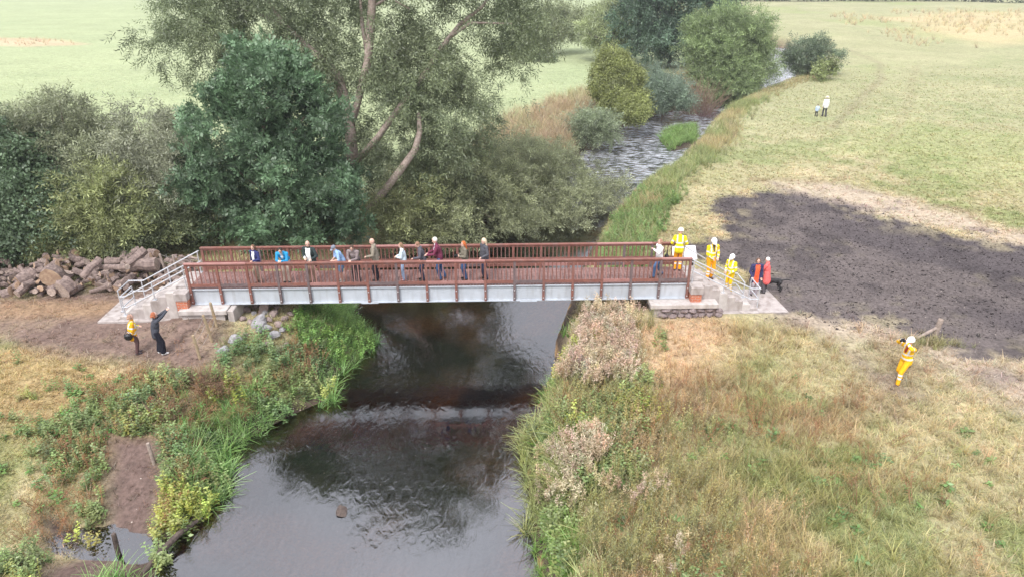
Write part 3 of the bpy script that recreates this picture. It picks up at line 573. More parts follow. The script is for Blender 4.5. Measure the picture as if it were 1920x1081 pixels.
# ------------------------------------------------------------------ leafy things from many small leaf faces
def frames(dirs, spin):
    z = dirs / (np.linalg.norm(dirs, axis=1, keepdims=True) + 1e-9); up = np.tile([0, 0, 1.0], (len(z), 1)); up[np.abs(z[:, 2]) > .95] = [1, 0, 0]
    x = np.cross(up, z); x /= np.linalg.norm(x, axis=1, keepdims=True); y = np.cross(z, x); c = np.cos(spin)[:, None]; s = np.sin(spin)[:, None]
    return np.stack([x * c + y * s, y * c - x * s, z], -1)
def inst(tm, pos, Rm, scl, tint, vi=None):
    n = len(pos); vi = RNG.integers(0, len(tm), n) if vi is None else vi; Vs, Fs, Cs = [], [], []; base = 0
    for k, (V, F, C) in enumerate(tm):
        s = np.where(vi == k)[0]
        if not len(s): continue
        sc = scl[s] if scl.ndim == 2 else scl[s][:, None]
        v = np.einsum('nij,nvj->nvi', Rm[s], V[None] * sc[:, None, :]) + pos[s][:, None, :]
        Vs.append(v.reshape(-1, 3)); Fs.append((F[None] + (np.arange(len(s)) * len(V))[:, None, None] + base).reshape(-1, F.shape[1])); Cs.append((C[None] * tint[s][:, None, :]).reshape(-1, 3)); base += len(s) * len(V)
    return np.concatenate(Vs), np.concatenate(Fs), np.concatenate(Cs)
def leaf(V, F, C, b, d, n, L, w, col, fold=.15):
    d = d / np.linalg.norm(d); s = np.cross(d, n); s /= (np.linalg.norm(s) + 1e-9); u = np.cross(s, d); i = len(V)
    V += [b, b + d * L * .45 + s * w / 2 + u * w * fold, b + d * L - u * L * .08, b + d * L * .45 - s * w / 2 + u * w * fold]; F.append((i, i + 1, i + 2, i + 3)); C += [col] * 4
def arr(V, F, C): return np.array(V, float), np.array(F, int), np.array(C, float)
def rn(*s): return RNG.normal(size=s)
def t_willow(nl=16, L=.6, ll=.19, lw=.042):
    V, F, C = [], [], []
    for i in range(nl):
        t = (i + .5) / nl; a = i * 2.4; d = np.array([math.cos(a) * .75, math.sin(a) * .75, .65]) + .2 * rn(3); k = .8 + .45 * RNG.random()
        leaf(V, F, C, np.array([.03 * math.cos(a), .03 * math.sin(a), t * L]), d, rn(3), ll * (.7 + .5 * RNG.random()), lw, (k, k, k * (.9 + .15 * RNG.random())))
    return arr(V, F, C)
def t_ash(nc=5, nl=3):
    V, F, C = [], [], []
    for c in range(nc):
        a = c * 2.4 + RNG.random(); ti = .5 + .7 * RNG.random(); d = np.array([math.sin(ti) * math.cos(a), math.sin(ti) * math.sin(a), math.cos(ti)]); L = .34 + .14 * RNG.random(); s = np.cross(d, [0, 0, 1.]); s /= np.linalg.norm(s); u = np.cross(s, d); k = .78 + .45 * RNG.random()
        for j in range(nl):
            t = .35 + .6 * j / nl; b = d * L * t - np.array([0, 0, .12 * t * t])
            for g in (-1, 1): leaf(V, F, C, b, d * .6 + s * g - np.array([0, 0, .25]) + .1 * rn(3), u, .17, .062, (k, k, k))
        leaf(V, F, C, d * L - np.array([0, 0, .12]), d - np.array([0, 0, .4]), u, .18, .065, (k * 1.05, k * 1.05, k))
    return arr(V, F, C)
def t_round(nl=18, R0=.3, ll=.13, lw=.085):
    V, F, C = [], [], []
    for i in range(nl):
        d = rn(3); d[2] = abs(d[2]) * .8; d /= np.linalg.norm(d); k = .75 + .5 * RNG.random()
        leaf(V, F, C, d * R0 * RNG.random() ** .5, d + .5 * rn(3), np.array([0, 0, 1.]) + .6 * rn(3), ll * (.7 + .6 * RNG.random()), lw, (k, k, k * .95))
    return arr(V, F, C)
TW = [t_willow() for _ in range(5)]; TA = [t_ash() for _ in range(5)]; TR = [t_round() for _ in range(5)]
TWF = [t_willow(9, .8, .34, .085) for _ in range(4)]; TRF = [t_round(10, .45, .28, .19) for _ in range(4)]
def crown(lobes, n, tm, col, droop, scale, var=.22, gap=.38, inner=.3, seed=0, colvar=None, sub=7, clus=9, spread=.30):
    L = []
    for l in lobes:          # every lobe breaks up into a core and smaller boughs round it
        l = np.array(l[:6], float); L.append(np.r_[l[:3], l[3:] * .82]); a0 = RNG.random() * 6
        for s in range(sub):
            z = 1 - 1.75 * (s + .5) / sub; a = a0 + s * 2.4; dd = np.array([math.sqrt(1 - z * z) * math.cos(a), math.sqrt(1 - z * z) * math.sin(a), z]); L.append(np.r_[l[:3] + dd * l[3:] * (.72 + .25 * RNG.random()), l[3:] * (.30 + .2 * RNG.random())])
    L = np.array(L, float); c = L[:, :3]; r = L[:, 3:6]; area = (r[:, 0] * r[:, 1] + r[:, 0] * r[:, 2] + r[:, 1] * r[:, 2]); 
    ncl = max(n // clus, 1); ci = RNG.integers(0, ncl, n); k = RNG.choice(len(L), ncl, p=area / area.sum())[ci]
    d = rn(ncl, 3)[ci]; d /= np.linalg.norm(d, axis=1, keepdims=True); ins = (RNG.random(ncl) < inner)[ci]; rho = np.where(ins, .35 + .45 * RNG.random(ncl)[ci], .80 + .32 * RNG.random(ncl)[ci])
    # uneven outline: bulges and hollows by noise over the direction
    bul = .78 + .46 * vn(d[:, 0] * 2.6 + k * 7.1 + seed, d[:, 2] * 2.6 + d[:, 1] * 1.9 + k * 3.3, seed + 3)
    pos = c[k] + d * r[k] * (rho * bul)[:, None] + rn(n, 3) * spread * scale * np.array([1, 1, .8]); ctone = (1 + .22 * rn(ncl))[ci]
    g = vn(pos[:, 0] * .9 + pos[:, 1] * .5, pos[:, 2] * .95 - pos[:, 1] * .4 + 50, seed + 11); keep = (g > gap) | (RNG.random(n) < .22)
    for j in range(len(L)):
        q = np.linalg.norm((pos - c[j]) / r[j], axis=1); keep &= ~((q < .7) & (k != j) & ~ins)
    pos = pos[keep]; d = d[keep]; ctone = ctone[keep]; m = len(pos); out = d * np.array([1, 1, .6]); dirs = out + np.array([0, 0, -droop]) + .35 * rn(m, 3)
    cl = vn(pos[:, 0] * .7 + 9, pos[:, 2] * .7 + pos[:, 1] * .6, seed + 5)
    t = np.array(col)[None] * 1.55 * np.clip(ctone, .55, 1.6)[:, None] * (1 + var * rn(m, 1) * .6 + .35 * (cl[:, None] - .5))
    if colvar is not None: t = t * (1 - cl[:, None] * .6) + 1.4 * np.array(colvar)[None] * cl[:, None] * .6
    return inst(tm, pos, frames(dirs, RNG.random(m) * 6.28), scale * (.75 + .5 * RNG.random(m)), np.clip(t, .01, 1)), pos
def tree(name, loc, label, cat, lobes, n, tm, col, droop=.2, scale=1., trunks=None, bark=None, group=None, limbs=14, **k):
    root = empty(name, loc, 0, label, cat, group); lo = np.array(loc)
    (V, F, C), pos = crown([(l[0] - lo[0], l[1] - lo[1], l[2] - lo[2], *l[3:]) for l in lobes], n, tm, col, droop, scale, **k)
    link('crown', npmesh('crown', V, F, C, LEAF), root)
    m = MB()
    if trunks:
        for pts, r in trunks: m.tube([tuple(np.array(p) - lo) for p in pts], r, 9)
    else:
        l0 = np.array(lobes, float); top = l0[:, :3].mean(0) - lo; R0 = .05 + .025 * (l0[:, 2] + l0[:, 5]).max() ** .8
        m.tube([(0, 0, -.3), tuple(top * .35), tuple(top * .8)], [R0, R0 * .8, R0 * .5], 8)
        ids = RNG.choice(len(pos), min(limbs, len(pos)), replace=False)
        for i in ids:
            a = Vector(top * RNG.uniform(.2, .75)); b = Vector(pos[i]); m.tube([a, a.lerp(b, .5) + Vector((0, 0, .15)), b], [R0 * .4, R0 * .25, .012], 5)
    m.build('trunk', bark or M_BARK, root, True)
    return root
# ash, dark blue-green, behind the left railing
a0 = G(512, 463); Ya = 33.3
def lob(px, py, Y, rx, ry, rz): p = PY(px, py, Y); return (*p, rx, ry, rz)
ash = [lob(505,165,Ya,1.9,1.8,2.0), lob(455,250,Ya,2.6,2.3,2.0), lob(565,235,Ya,2.2,2.1,2.0), lob(400,310,Ya-.3,1.7,1.8,1.6), lob(505,330,Ya-.4,3.2,2.6,2.2), lob(610,340,Ya-.2,1.7,1.8,1.6), lob(425,400,Ya-.4,1.7,1.9,1.3), lob(530,410,Ya-.6,2.8,2.3,1.4), lob(620,405,Ya-.3,1.4,1.6,1.2), lob(505,115,Ya,.95,1.0,1.0), lob(440,185,Ya,1.1,1.1,1.0)]
tree('ash_tree', (a0[0], Ya, Hs(a0[0], Ya)), 'dense dark blue-green ash tree standing right behind the bridge railing', 'tree', ash, 7600, TA, (.086, .138, .076), .35, 1.0, gap=.36, inner=.2, spread=.28, clus=11, seed=1,
     trunks=[([(a0[0], Ya, -.2), (a0[0] + .1, Ya, 2.5), (a0[0] - .1, Ya, 5), PY(500, 190, Ya)], [.2, .17, .12, .04])] + [([(a0[0], Ya, 1.2 + .5 * i), PY(x, y, Ya - .6)], [.07, .02]) for i, (x, y) in enumerate([(400, 400), (620, 400), (420, 300), (600, 300), (450, 230), (570, 220)])])
# the big white willow behind it
Yw = 38.0
def wz(zx, zy, Y=Yw): return tuple(PY(300 + zx * .4255, zy * .4255, Y))
tb = wz(850, 905); tb = (tb[0], Yw, Hs(tb[0], Yw))
wtr = [([tb, wz(850, 700), wz(835, 560), wz(812, 440), wz(785, 340), wz(725, 270, 38.5), wz(640, 200, 39), wz(540, 100, 39), wz(470, 0, 39), wz(420, -120, 39)], [.36, .33, .31, .29, .27, .22, .17, .13, .09, .04]),
       ([wz(840, 560), wz(868, 460), wz(915, 270), wz(925, 150), wz(935, 0), wz(930, -160), wz(960, -300)], [.2, .2, .21, .22, .21, .15, .06]),
       ([wz(915, 250), wz(890, 100), wz(880, -60)], [.13, .10, .05]), ([wz(935, 30), wz(1010, -10), wz(1100, 40)], [.08, .06, .03]),
       ([wz(852, 720), wz(905, 670, 37.6), wz(965, 600, 37.4), wz(1050, 480, 37.6), wz(1150, 350, 38), wz(1240, 210, 38.5), wz(1320, 110, 38.5), wz(1420, 30, 38.5), wz(1500, -90, 39)], [.2, .18, .17, .15, .14, .13, .11, .08, .04]),
       ([wz(1260, 180, 38.5), wz(1370, 100, 38), wz(1550, 105, 37.5)], [.09, .06, .03]), ([wz(560, 120, 39), wz(430, 60, 38.5), wz(330, 40, 38)], [.09, .06, .03]),
       ([wz(900, 960, 36.8), wz(960, 880, 36.6), wz(1060, 750, 36.4), wz(1125, 660, 36.4), wz(1145, 580, 36.5), wz(1140, 500, 37)], [.24, .22, .2, .18, .15, .1])]
wl = [lob(395,70,39.3,2.6,2.6,3.2), lob(400,0,39.5,3,3,2.5), lob(500,20,40,3.5,3,3), lob(590,90,39.7,3.2,2.8,3), lob(700,60,40.5,4,3.2,3.4), lob(800,110,40,3.2,3,3.4), lob(820,220,39.6,3.0,2.6,3.2), lob(740,230,40,2.6,2.2,3.2), lob(900,60,39.5,3,2.6,2.6), lob(990,40,39,2.8,2.4,1.9), lob(900,150,39,1.8,1.8,1.9), lob(600,160,40.2,2.4,2.2,2.6), lob(820,330,39,2.4,2,2.4), lob(700,330,40,1.8,1.8,2.2),
      lob(450,-70,39.5,3.5,3,3), lob(600,-110,39.5,4,3.4,3.6), lob(750,-120,39.5,4,3.4,3.6), lob(900,-60,39.5,3.6,3,3), lob(680,-200,39.5,3.4,3,2.6), lob(1010,0,39,2.0,2,1.8), lob(765,200,36.9,2.4,1.1,2.8), lob(830,255,36.9,1.9,1.1,2.3), lob(735,290,37,1.2,.9,1.5), lob(565,120,37.4,1.8,1,2.0), lob(760,110,37.4,1.6,1,2.2), lob(540,70,37.6,2.2,1,2), lob(720,-300,39.5,3.6,3,2.8), lob(820,-240,39.5,3.4,3,2.8), lob(600,-220,39.5,3.6,3,3), lob(480,-150,39.5,3.3,3,2.8)]
tree('willow_tree', tb, 'huge grey-green willow with pale forked trunk rising out of the top of view', 'tree', wl, 33000, TW, (.155, .18, .105), .75, 1.1, gap=.41, inner=.3, seed=2, trunks=wtr, bark=M_BARKP, colvar=(.085, .115, .065))
# bushes: name, label, lobes, count, template, colour
GB = 'willow bushes along the river behind the bridge'
def bush(px, py, Y, label, lobes, n, col, tm=None, group=None, name='willow_bush', cat='bush', sc=1., droop=.15, **k):
    n = int(n * 1.35)
    x = PY(px, py, Y)[0]; return tree(name, (x, Y, Hs(x, Y)), label, cat, [lob(*l) for l in lobes], n, tm or TW, col, droop, sc, group=group, **k)
bush(740,400,37,'low olive willow bush between the ash and the mossy leaning limb',[(740,415,36.6,1.7,1.7,1.4),(790,400,37,1.4,1.5,1.4),(705,430,36.3,1.3,1.3,1.0),(770,375,37.4,1.4,1.4,1.3)],2600,(.18,.195,.095),group=GB,seed=4)
bush(870,350,40,'broad olive-grey willow bush right of the mossy leaning limb',[(860,330,39.5,2.4,2.2,2.1),(830,390,38.6,2.2,2,1.7),(900,400,38.6,2.4,2,1.6),(885,300,41,2.1,2,1.6),(930,350,40.5,2.0,2,1.2),(845,430,37.6,1.8,1.6,1.2)],5400,(.185,.20,.115),group=GB,seed=5)
bush(1020,345,45,'wide pale willow bush leaning over the river bend behind the bridge',[(975,296,45.5,2.5,2.2,1.15),(1040,312,45.5,2.2,2,1.05),(1000,370,43,2.6,2.2,1.2),(1075,365,43.5,1.9,1.8,1.0),(1118,372,43.5,1.1,1.2,.8),(960,418,40.5,1.8,1.6,1.2),(1050,420,41.5,1.6,1.5,1.0),(1100,412,42,1.1,1.1,.7),(1150,352,44,.7,.8,.6)],6800,(.215,.23,.14),group=GB,seed=6,gap=.44)
GH = 'hedge bushes behind the woodpile'
bush(40,380,31.5,'dark green hedge bush farthest left behind the woodpile',[(20,330,32,2.6,2.2,2),(60,390,31,2.4,2,1.8),(-60,360,32,2.6,2,2.4),(30,440,30.3,2.4,1.6,1.1),(-20,270,33,2.4,2,1.5)],5200,(.078,.115,.066),TR,GH,'hedge_bush',seed=7,sc=1.15)
bush(120,290,34,'tall grey-green hedge bush at the back left against the pale field',[(110,265,34.5,2.6,2.2,1.9),(40,260,34.5,2.2,2,1.6),(180,300,34,2,2,1.7),(150,350,32.5,2.2,1.8,1.6)],5200,(.175,.19,.12),None,GH,'hedge_bush',seed=8)
bush(210,400,31.5,'light olive willow bush spilling over the middle of the woodpile',[(205,370,31.5,1.7,1.6,1.4),(190,425,30.8,1.7,1.4,1.1),(140,420,31,1.5,1.4,1.2),(240,420,31,1.4,1.3,1.1),(115,450,30.4,1.4,1.1,.8)],3800,(.185,.205,.095),None,GH,'hedge_bush',seed=9)
bush(290,330,33.5,'silvery grey willow bush directly left of the ash tree',[(285,290,34,1.9,1.8,1.6),(300,360,33,1.7,1.7,1.6),(250,320,33.5,1.5,1.5,1.4),(330,300,34.5,1.5,1.6,1.5),(285,240,35,1.2,1.3,1.0)],4400,(.20,.21,.15),None,GH,'hedge_bush',seed=10)
bush(300,420,31.5,'shaded dark bush with bare twigs above the left handrail',[(290,420,31.8,1.5,1.4,1.1),(335,425,31.8,1.2,1.2,1.1),(250,450,31,1.2,1,.8),(350,390,32.5,1.2,1.3,1.3)],2600,(.10,.12,.062),None,GH,'hedge_bush',seed=12,gap=.5)
# upstream
GU = 'trees and bushes along the upstream river'
bush(1160,170,67,'yellow-green rounded hawthorn shrub at the bend upstream',[(1150,128,68,1.5,1.5,1.5),(1145,165,67.5,1.3,1.4,1.3),(1168,195,66,1.7,1.6,1.3),(1190,212,65,1.2,1.2,.8),(1176,150,68,1.2,1.3,1.2)],7500,(.175,.195,.075),TR,GU,'hawthorn_shrub','shrub',1.05,seed=13,gap=.3)
bush(1100,245,60,'small silvery bush overhanging the water below the hawthorn',[(1085,240,60.5,1.4,1.2,1.0),(1118,240,60,1.3,1.2,1.0)],1600,(.16,.19,.12),None,GU,'sallow_bush','bush',1.3,seed=14)
bush(1245,180,72,'low blue-grey sallow bush at the waterline beyond the hawthorn',[(1230,175,73,1.6,1.4,1.2),(1260,180,72,1.8,1.4,1.3),(1245,160,74,1.4,1.3,1.1)],1900,(.13,.17,.125),None,GU,'sallow_bush','bush',1.4,seed=15)
bush(1375,120,84,'light green spreading tree on the left bank beside bright water',[(1370,75,86,3.6,3.2,3),(1388,100,85,2.8,2.8,2.8),(1345,100,85,2.8,2.6,2.6),(1380,140,83,3.4,2.8,2.2),(1380,165,81,2.2,2,1.4),(1330,60,87,2.4,2.4,2.2),(1340,150,83,2,2,1.6)],12000,(.15,.195,.09),TW,GU,'alder_tree','tree',1.7,seed=16,gap=.36,clus=8)
bush(1260,60,98,'large dark drooping willow at the top of view upstream',[(1250,20,98,5,4.4,4.4),(1310,10,99,4.6,4.2,4),(1200,40,98,4.2,3.6,3.4),(1280,60,96,4.6,3.6,2.6),(1220,75,96,3,2.8,2),(1260,-50,99,5,4.4,3.6),(1340,-20,100,3.6,3.4,3)],7200,(.072,.112,.075),TWF,GU,'willow_tree','tree',1.5,.7,seed=17,gap=.32)
bush(1160,40,102,'pale feathery willow left of the large dark willow',[(1150,45,103,3.6,3,3),(1120,60,104,2.6,2.4,2),(1175,20,104,3,3,3)],2800,(.22,.25,.135),TWF,GU,'willow_tree','tree',1.3,.5,seed=18)
bush(1520,105,92,'dark green dome-shaped bush on the right bank upstream',[(1515,100,93,2.4,2.2,2.0),(1540,110,92,2,2,1.6),(1500,115,92,1.8,1.6,1.4)],2600,(.115,.15,.095),TWF,GU,'sallow_bush','bush',.9,seed=19,gap=.3)
bush(1545,125,87,'small brighter green bush tucked against the dome-shaped bush',[(1550,128,87,1.2,1.2,1.0),(1535,138,86,.9,.9,.8)],600,(.17,.2,.085),TRF,GU,'sallow_bush','bush',.8,seed=20)
bush(1030,50,110,'hazy grey-green bush behind the tip of the big willow',[(1040,40,112,4,3,2.6),(1085,45,114,3,2.6,1.8),(1000,60,108,2.6,2.4,2)],2000,(.18,.2,.115),TWF,GU,'willow_bush','bush',1.3,seed=22)
bush(1010,118,103,'two small dark thorn bushes alone in the green meadow',[(1005,106,103.5,1.0,.9,1.0),(1030,110,103,.9,.9,.9)],420,(.14,.17,.1),TRF,GU,'thorn_bush','bush',.8,seed=23)
# bare brown shrub
def twiggy(px, py, Y, n, h, col, label, name='dead_shrub', spread=.8, seed=0, rad=.02):
    x = PY(px, py, Y)[0]; z = Hs(x, Y); rg = random.Random(seed); root = empty(name, (x, Y, z), 0, label, 'shrub'); m = MB()
    for i in range(n):
        a = rg.uniform(0, 6.28); ti = rg.random() ** .7 * spread; L = h * rg.uniform(.6, 1.05); p = Vector((rg.uniform(-.4, .4), rg.uniform(-.3, .3), 0)); d = Vector((math.sin(ti) * math.cos(a), math.sin(ti) * math.sin(a), math.cos(ti)))
        q = p + d * L * .5 + Vector((rg.uniform(-.1, .1), 0, .1)); e = p + d * L + Vector((0, 0, -.15 * L * ti)); m.tube([p, q, e], [rad, rad * .7, rad * .3], 4)
        for s in range(4):
            t = rg.uniform(.3, .9); b = p.lerp(e, t); m.tube([b, b + (d + Vector((rg.uniform(-.7, .7), rg.uniform(-.7, .7), rg.uniform(-.2, .5)))) * L * .3], [rad * .5, rad * .2], 4)
    m.build('branches', pmat('twigs_' + name, col, tuple(c * .7 for c in col), 3, .95), root); return root
twiggy(1315, 175, 76, 90, 5.2, (.26, .185, .13), 'bare brown twiggy shrub beside the light green spreading tree', 'dead_shrub', 1.0, 3, .035)
twiggy(1330, 185, 74.5, 50, 2.4, (.20, .125, .12), 'reddish tangle of fallen branches hanging over the water', 'fallen_branches', 1.35, 4, .04)
for (px, py, Y, n, h, c, l, sd) in [(390, 700, None, 70, 1.3, (.27, .175, .115), 'brown dead weed tangle around the timber stake', 5), (310, 752, None, 45, 1.0, (.26, .17, .115), 'low brown bramble heap below the woman in black', 6), (255, 770, None, 30, .8, (.24, .165, .11), 'sprawling dry bramble stems above the muddy track', 8)]:
    p = G(px, py + 30); twiggy(px, py, p[1], n, h, c, l, 'dead_bramble', 1.15, sd, .011)
x0 = -13.6; twiggy(0, 0, 28.6, 45, 1.6, (.25, .2, .16), '', 'x', 1.2, 9, .009) if False else None
# far hedges
def hedge(pts, h, w, n, col, label):
    root = empty('hedge', (pts[0][0], pts[0][1], 0), 0, label, 'hedge'); P_ = np.array(pts, float); lo = P_[0]; V = []
    seg = np.linalg.norm(np.diff(P_, axis=0), axis=1); k = RNG.choice(len(seg), n, p=seg / seg.sum()); t = RNG.random(n); xy = P_[k] + (P_[k + 1] - P_[k]) * t[:, None] + rn(n, 2) * w * .4
    hh = h * (.7 + .6 * fbm(xy[:, 0], xy[:, 1], .06, 8)); z = H(xy[:, 0], xy[:, 1]) + RNG.random(n) ** .7 * hh; pos = np.stack([xy[:, 0] - lo[0], xy[:, 1] - lo[1], z], 1)
    V, F, C = inst(TRF, pos, frames(rn(n, 3) + [0, -.4, .3], RNG.random(n) * 6), 2.2 * (.7 + .6 * RNG.random(n)), np.array(col)[None] * (1 + .25 * rn(n, 1)).clip(.4, 1.7)); link('foliage', npmesh('foliage', V, F, C, LEAF), root)
hedge([(60, 272), (120, 268), (250, 262)], 4.5, 3, 3200, (.07, .10, .055), 'long dark hedge closing the top right of the meadow')
hedge([(-10, 330), (20, 315), (75, 290)], 6, 4, 1500, (.09, .115, .075), 'hazy far hedge seen between the willows at the top')
# ------------------------------------------------------------------ grass and weeds (ground cover nobody could count)
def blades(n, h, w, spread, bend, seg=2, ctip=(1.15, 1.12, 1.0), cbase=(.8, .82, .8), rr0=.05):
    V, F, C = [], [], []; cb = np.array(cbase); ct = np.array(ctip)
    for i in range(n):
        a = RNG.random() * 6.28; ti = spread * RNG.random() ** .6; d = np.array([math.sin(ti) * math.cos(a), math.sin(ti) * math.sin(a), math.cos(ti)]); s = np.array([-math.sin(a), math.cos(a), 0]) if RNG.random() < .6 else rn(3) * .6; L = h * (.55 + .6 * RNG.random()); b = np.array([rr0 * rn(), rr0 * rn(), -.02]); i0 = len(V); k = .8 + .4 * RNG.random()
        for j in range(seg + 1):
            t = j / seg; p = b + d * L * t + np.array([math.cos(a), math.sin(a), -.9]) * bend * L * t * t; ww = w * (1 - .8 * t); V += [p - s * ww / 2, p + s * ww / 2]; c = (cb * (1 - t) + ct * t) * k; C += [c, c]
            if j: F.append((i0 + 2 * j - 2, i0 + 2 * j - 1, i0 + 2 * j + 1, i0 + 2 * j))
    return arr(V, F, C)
def t_herb(h, nl, ll, lw, stems=3, leafc=(1, 1, 1), stemc=(.9, .8, .6), plume=None, npl=0, pl=.05, topfrac=.3, lowleaf=0., up=.0):
    V, F, C = [], [], []
    for s in range(stems):
        a = RNG.random() * 6.28; tl = .35 * RNG.random(); d = np.array([math.sin(tl) * math.cos(a), math.sin(tl) * math.sin(a), math.cos(tl)]); L = h * (.7 + .4 * RNG.random()); b = np.array([.1 * rn(), .1 * rn(), 0]); i0 = len(V); sd = np.array([.008, .004, 0])
        V += [b - sd, b + sd, b + d * L + sd * .3, b + d * L - sd * .3]; F.append((i0, i0 + 1, i0 + 2, i0 + 3)); C += [stemc] * 4
        for i in range(nl):
            t = lowleaf + (1 - lowleaf) * (i + RNG.random()) / nl; q = i * 2.4 + RNG.random(); dd = np.array([math.cos(q), math.sin(q), up + .35 - .3 * RNG.random()]); k = .75 + .5 * RNG.random(); leaf(V, F, C, b + d * L * t, dd, np.array([0, 0, 1.]) + .3 * rn(3), ll * (1.15 - .6 * t), lw * (1.15 - .5 * t), tuple(k * c for c in leafc))
        for i in range(npl):
            t = 1 - topfrac * RNG.random(); k = .8 + .35 * RNG.random(); leaf(V, F, C, b + d * L * t + .035 * rn(3), rn(3) + [0, 0, .6], rn(3), pl * (.8 + .9 * RNG.random()), pl * .36, tuple(k * c for c in plume))
    return arr(V, F, C)
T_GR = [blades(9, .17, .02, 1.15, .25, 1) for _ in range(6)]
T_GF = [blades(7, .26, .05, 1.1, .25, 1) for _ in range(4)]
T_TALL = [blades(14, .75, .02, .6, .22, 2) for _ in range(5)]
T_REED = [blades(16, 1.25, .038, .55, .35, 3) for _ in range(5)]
T_NET = [t_herb(.62, 16, .14, .075, 3, (1, 1, 1)) for _ in range(5)]
T_DOCK = [t_herb(.28, 6, .30, .14, 2, (1, 1.05, .95)) for _ in range(4)]
T_MUG = [t_herb(1.05, 20, .15, .018, 3, (1, 1, 1), (.9, .75, .5), (1.45, 1.3, 1.05), 10, .045, .35, up=.9) for _ in range(5)]
T_WIL = [t_herb(1.15, 18, .11, .024, 3, (.55, .68, .36), (.7, .55, .4), (1.65, 1.45, 1.3), 44, .075, .36, .15, up=.5) for _ in range(5)]
T_SEED = [t_herb(.85, 5, .1, .025, 4, (.9, .85, .6), (1, .85, .7), (1.1, .8, .6), 10, .04, .3) for _ in range(4)]
RIP = P2([(395,575),(470,560),(560,560),(548,640),(500,668),(430,668),(400,640)], -.6)
def cover(name, tm, x, y, tint, scl, lift=0., lean=.15):
    if name != 'grass': kk = (sdf(x, y, RIP) > .15) | (RNG.random(len(x)) < .12); x, y, tint, scl = x[kk], y[kk], tint[kk], scl[kk]
    if name != 'grass': kk = (sdf(x, y, EARTH) > .1) | (RNG.random(len(x)) < .03); x, y, tint, scl = x[kk], y[kk], tint[kk], scl[kk]
    dd = sdf(x, y, DARK); kk = (dd > -.25 - 2.4 * RNG.random(len(x)) ** 2.5) | (RNG.random(len(x)) < .05); x, y, tint, scl = x[kk], y[kk], tint[kk], scl[kk]
    n = len(x); pos = np.stack([x, y, H(x, y) + lift], 1); d = rn(n, 3) * lean; d[:, 2] = 1
    V, F, C = inst(tm, pos, frames(d, RNG.random(n) * 6.28), scl, np.clip(tint * 1.3, .008, .8)); return tag(link(name, npmesh(name, V, F, C, LEAF)), kind='stuff')
def inview(x, y, z=0., mg=60):
    zc = y * CP + (HC - z) * SP; yc = y * SP - (HC - z) * CP; u = 960 + FPX * x / zc; v = 540.5 - FPX * yc / zc
    return (u > -mg) & (u < 1920 + mg) & (v > -mg) & (v < 1081 + 2 * mg)
def scat(n, x0, x1, y0, y1): x = RNG.uniform(x0, x1, n); y = RNG.uniform(y0, y1, n); k = inview(x, y); return x[k], y[k]
def bridge_clear(x, y):      # not on steps, slabs, abutments
    lx = (x - BA[0]) * be[0] + (y - BA[1]) * be[1]; ly = (x - BA[0]) * bn[0] + (y - BA[1]) * bn[1]; return ~(((lx > -4.3) & (lx < 2.2) | (lx > 18) & (lx < 24.1)) & (ly > -.75) & (ly < 2.3))
def jit(c, s=.16): n = len(c); return c * (1 + s * rn(n, 1)) * (1 + .06 * rn(n, 3))
# short turf, near and far
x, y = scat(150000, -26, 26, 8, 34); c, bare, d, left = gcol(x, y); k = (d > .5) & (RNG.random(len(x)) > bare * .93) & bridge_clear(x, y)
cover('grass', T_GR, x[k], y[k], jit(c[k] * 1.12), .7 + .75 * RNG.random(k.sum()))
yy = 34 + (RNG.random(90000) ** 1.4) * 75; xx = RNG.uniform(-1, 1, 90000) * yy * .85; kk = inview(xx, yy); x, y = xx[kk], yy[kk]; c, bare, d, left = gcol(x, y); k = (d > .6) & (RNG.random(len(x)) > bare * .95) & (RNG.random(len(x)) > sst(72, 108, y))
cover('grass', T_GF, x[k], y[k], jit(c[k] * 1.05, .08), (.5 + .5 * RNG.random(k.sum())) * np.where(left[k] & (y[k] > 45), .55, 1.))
# clods and wood chips over the dark ground
CH = []
for _ in range(6):
    V = rn(4, 3) * np.array([.5, .5, .22]); V[:, 2] += .2; CH.append((V, np.array([(0, 1, 2, 3), (0, 2, 1, 3), (0, 1, 3, 2)]), np.ones((4, 3)) * RNG.uniform(.8, 1.2)))
x, y = scat(60000, 5, 48, 23, 44); k = (sdf(x, y, DARK) + 2.2 * (fbm(x, y, .55, 12) - .5) < .9) & bridge_clear(x, y); x, y = x[k], y[k]; n = len(x); tt = np.array([.125, .105, .105])[None] * RNG.uniform(.8, 1.5, (n, 1)); tt[RNG.random(n) < .02] = [.36, .30, .26]
pos = np.stack([x, y, H(x, y)], 1); V, F, C = inst(CH, pos, frames(np.tile([0, 0, 1.], (n, 1)) + .2 * rn(n, 3), RNG.random(n) * 6.28), .025 + .075 * RNG.random(n) ** 4, tt); tag(link('soil_clods', npmesh('soil_clods', V, F, C, LEAF)), kind='stuff')
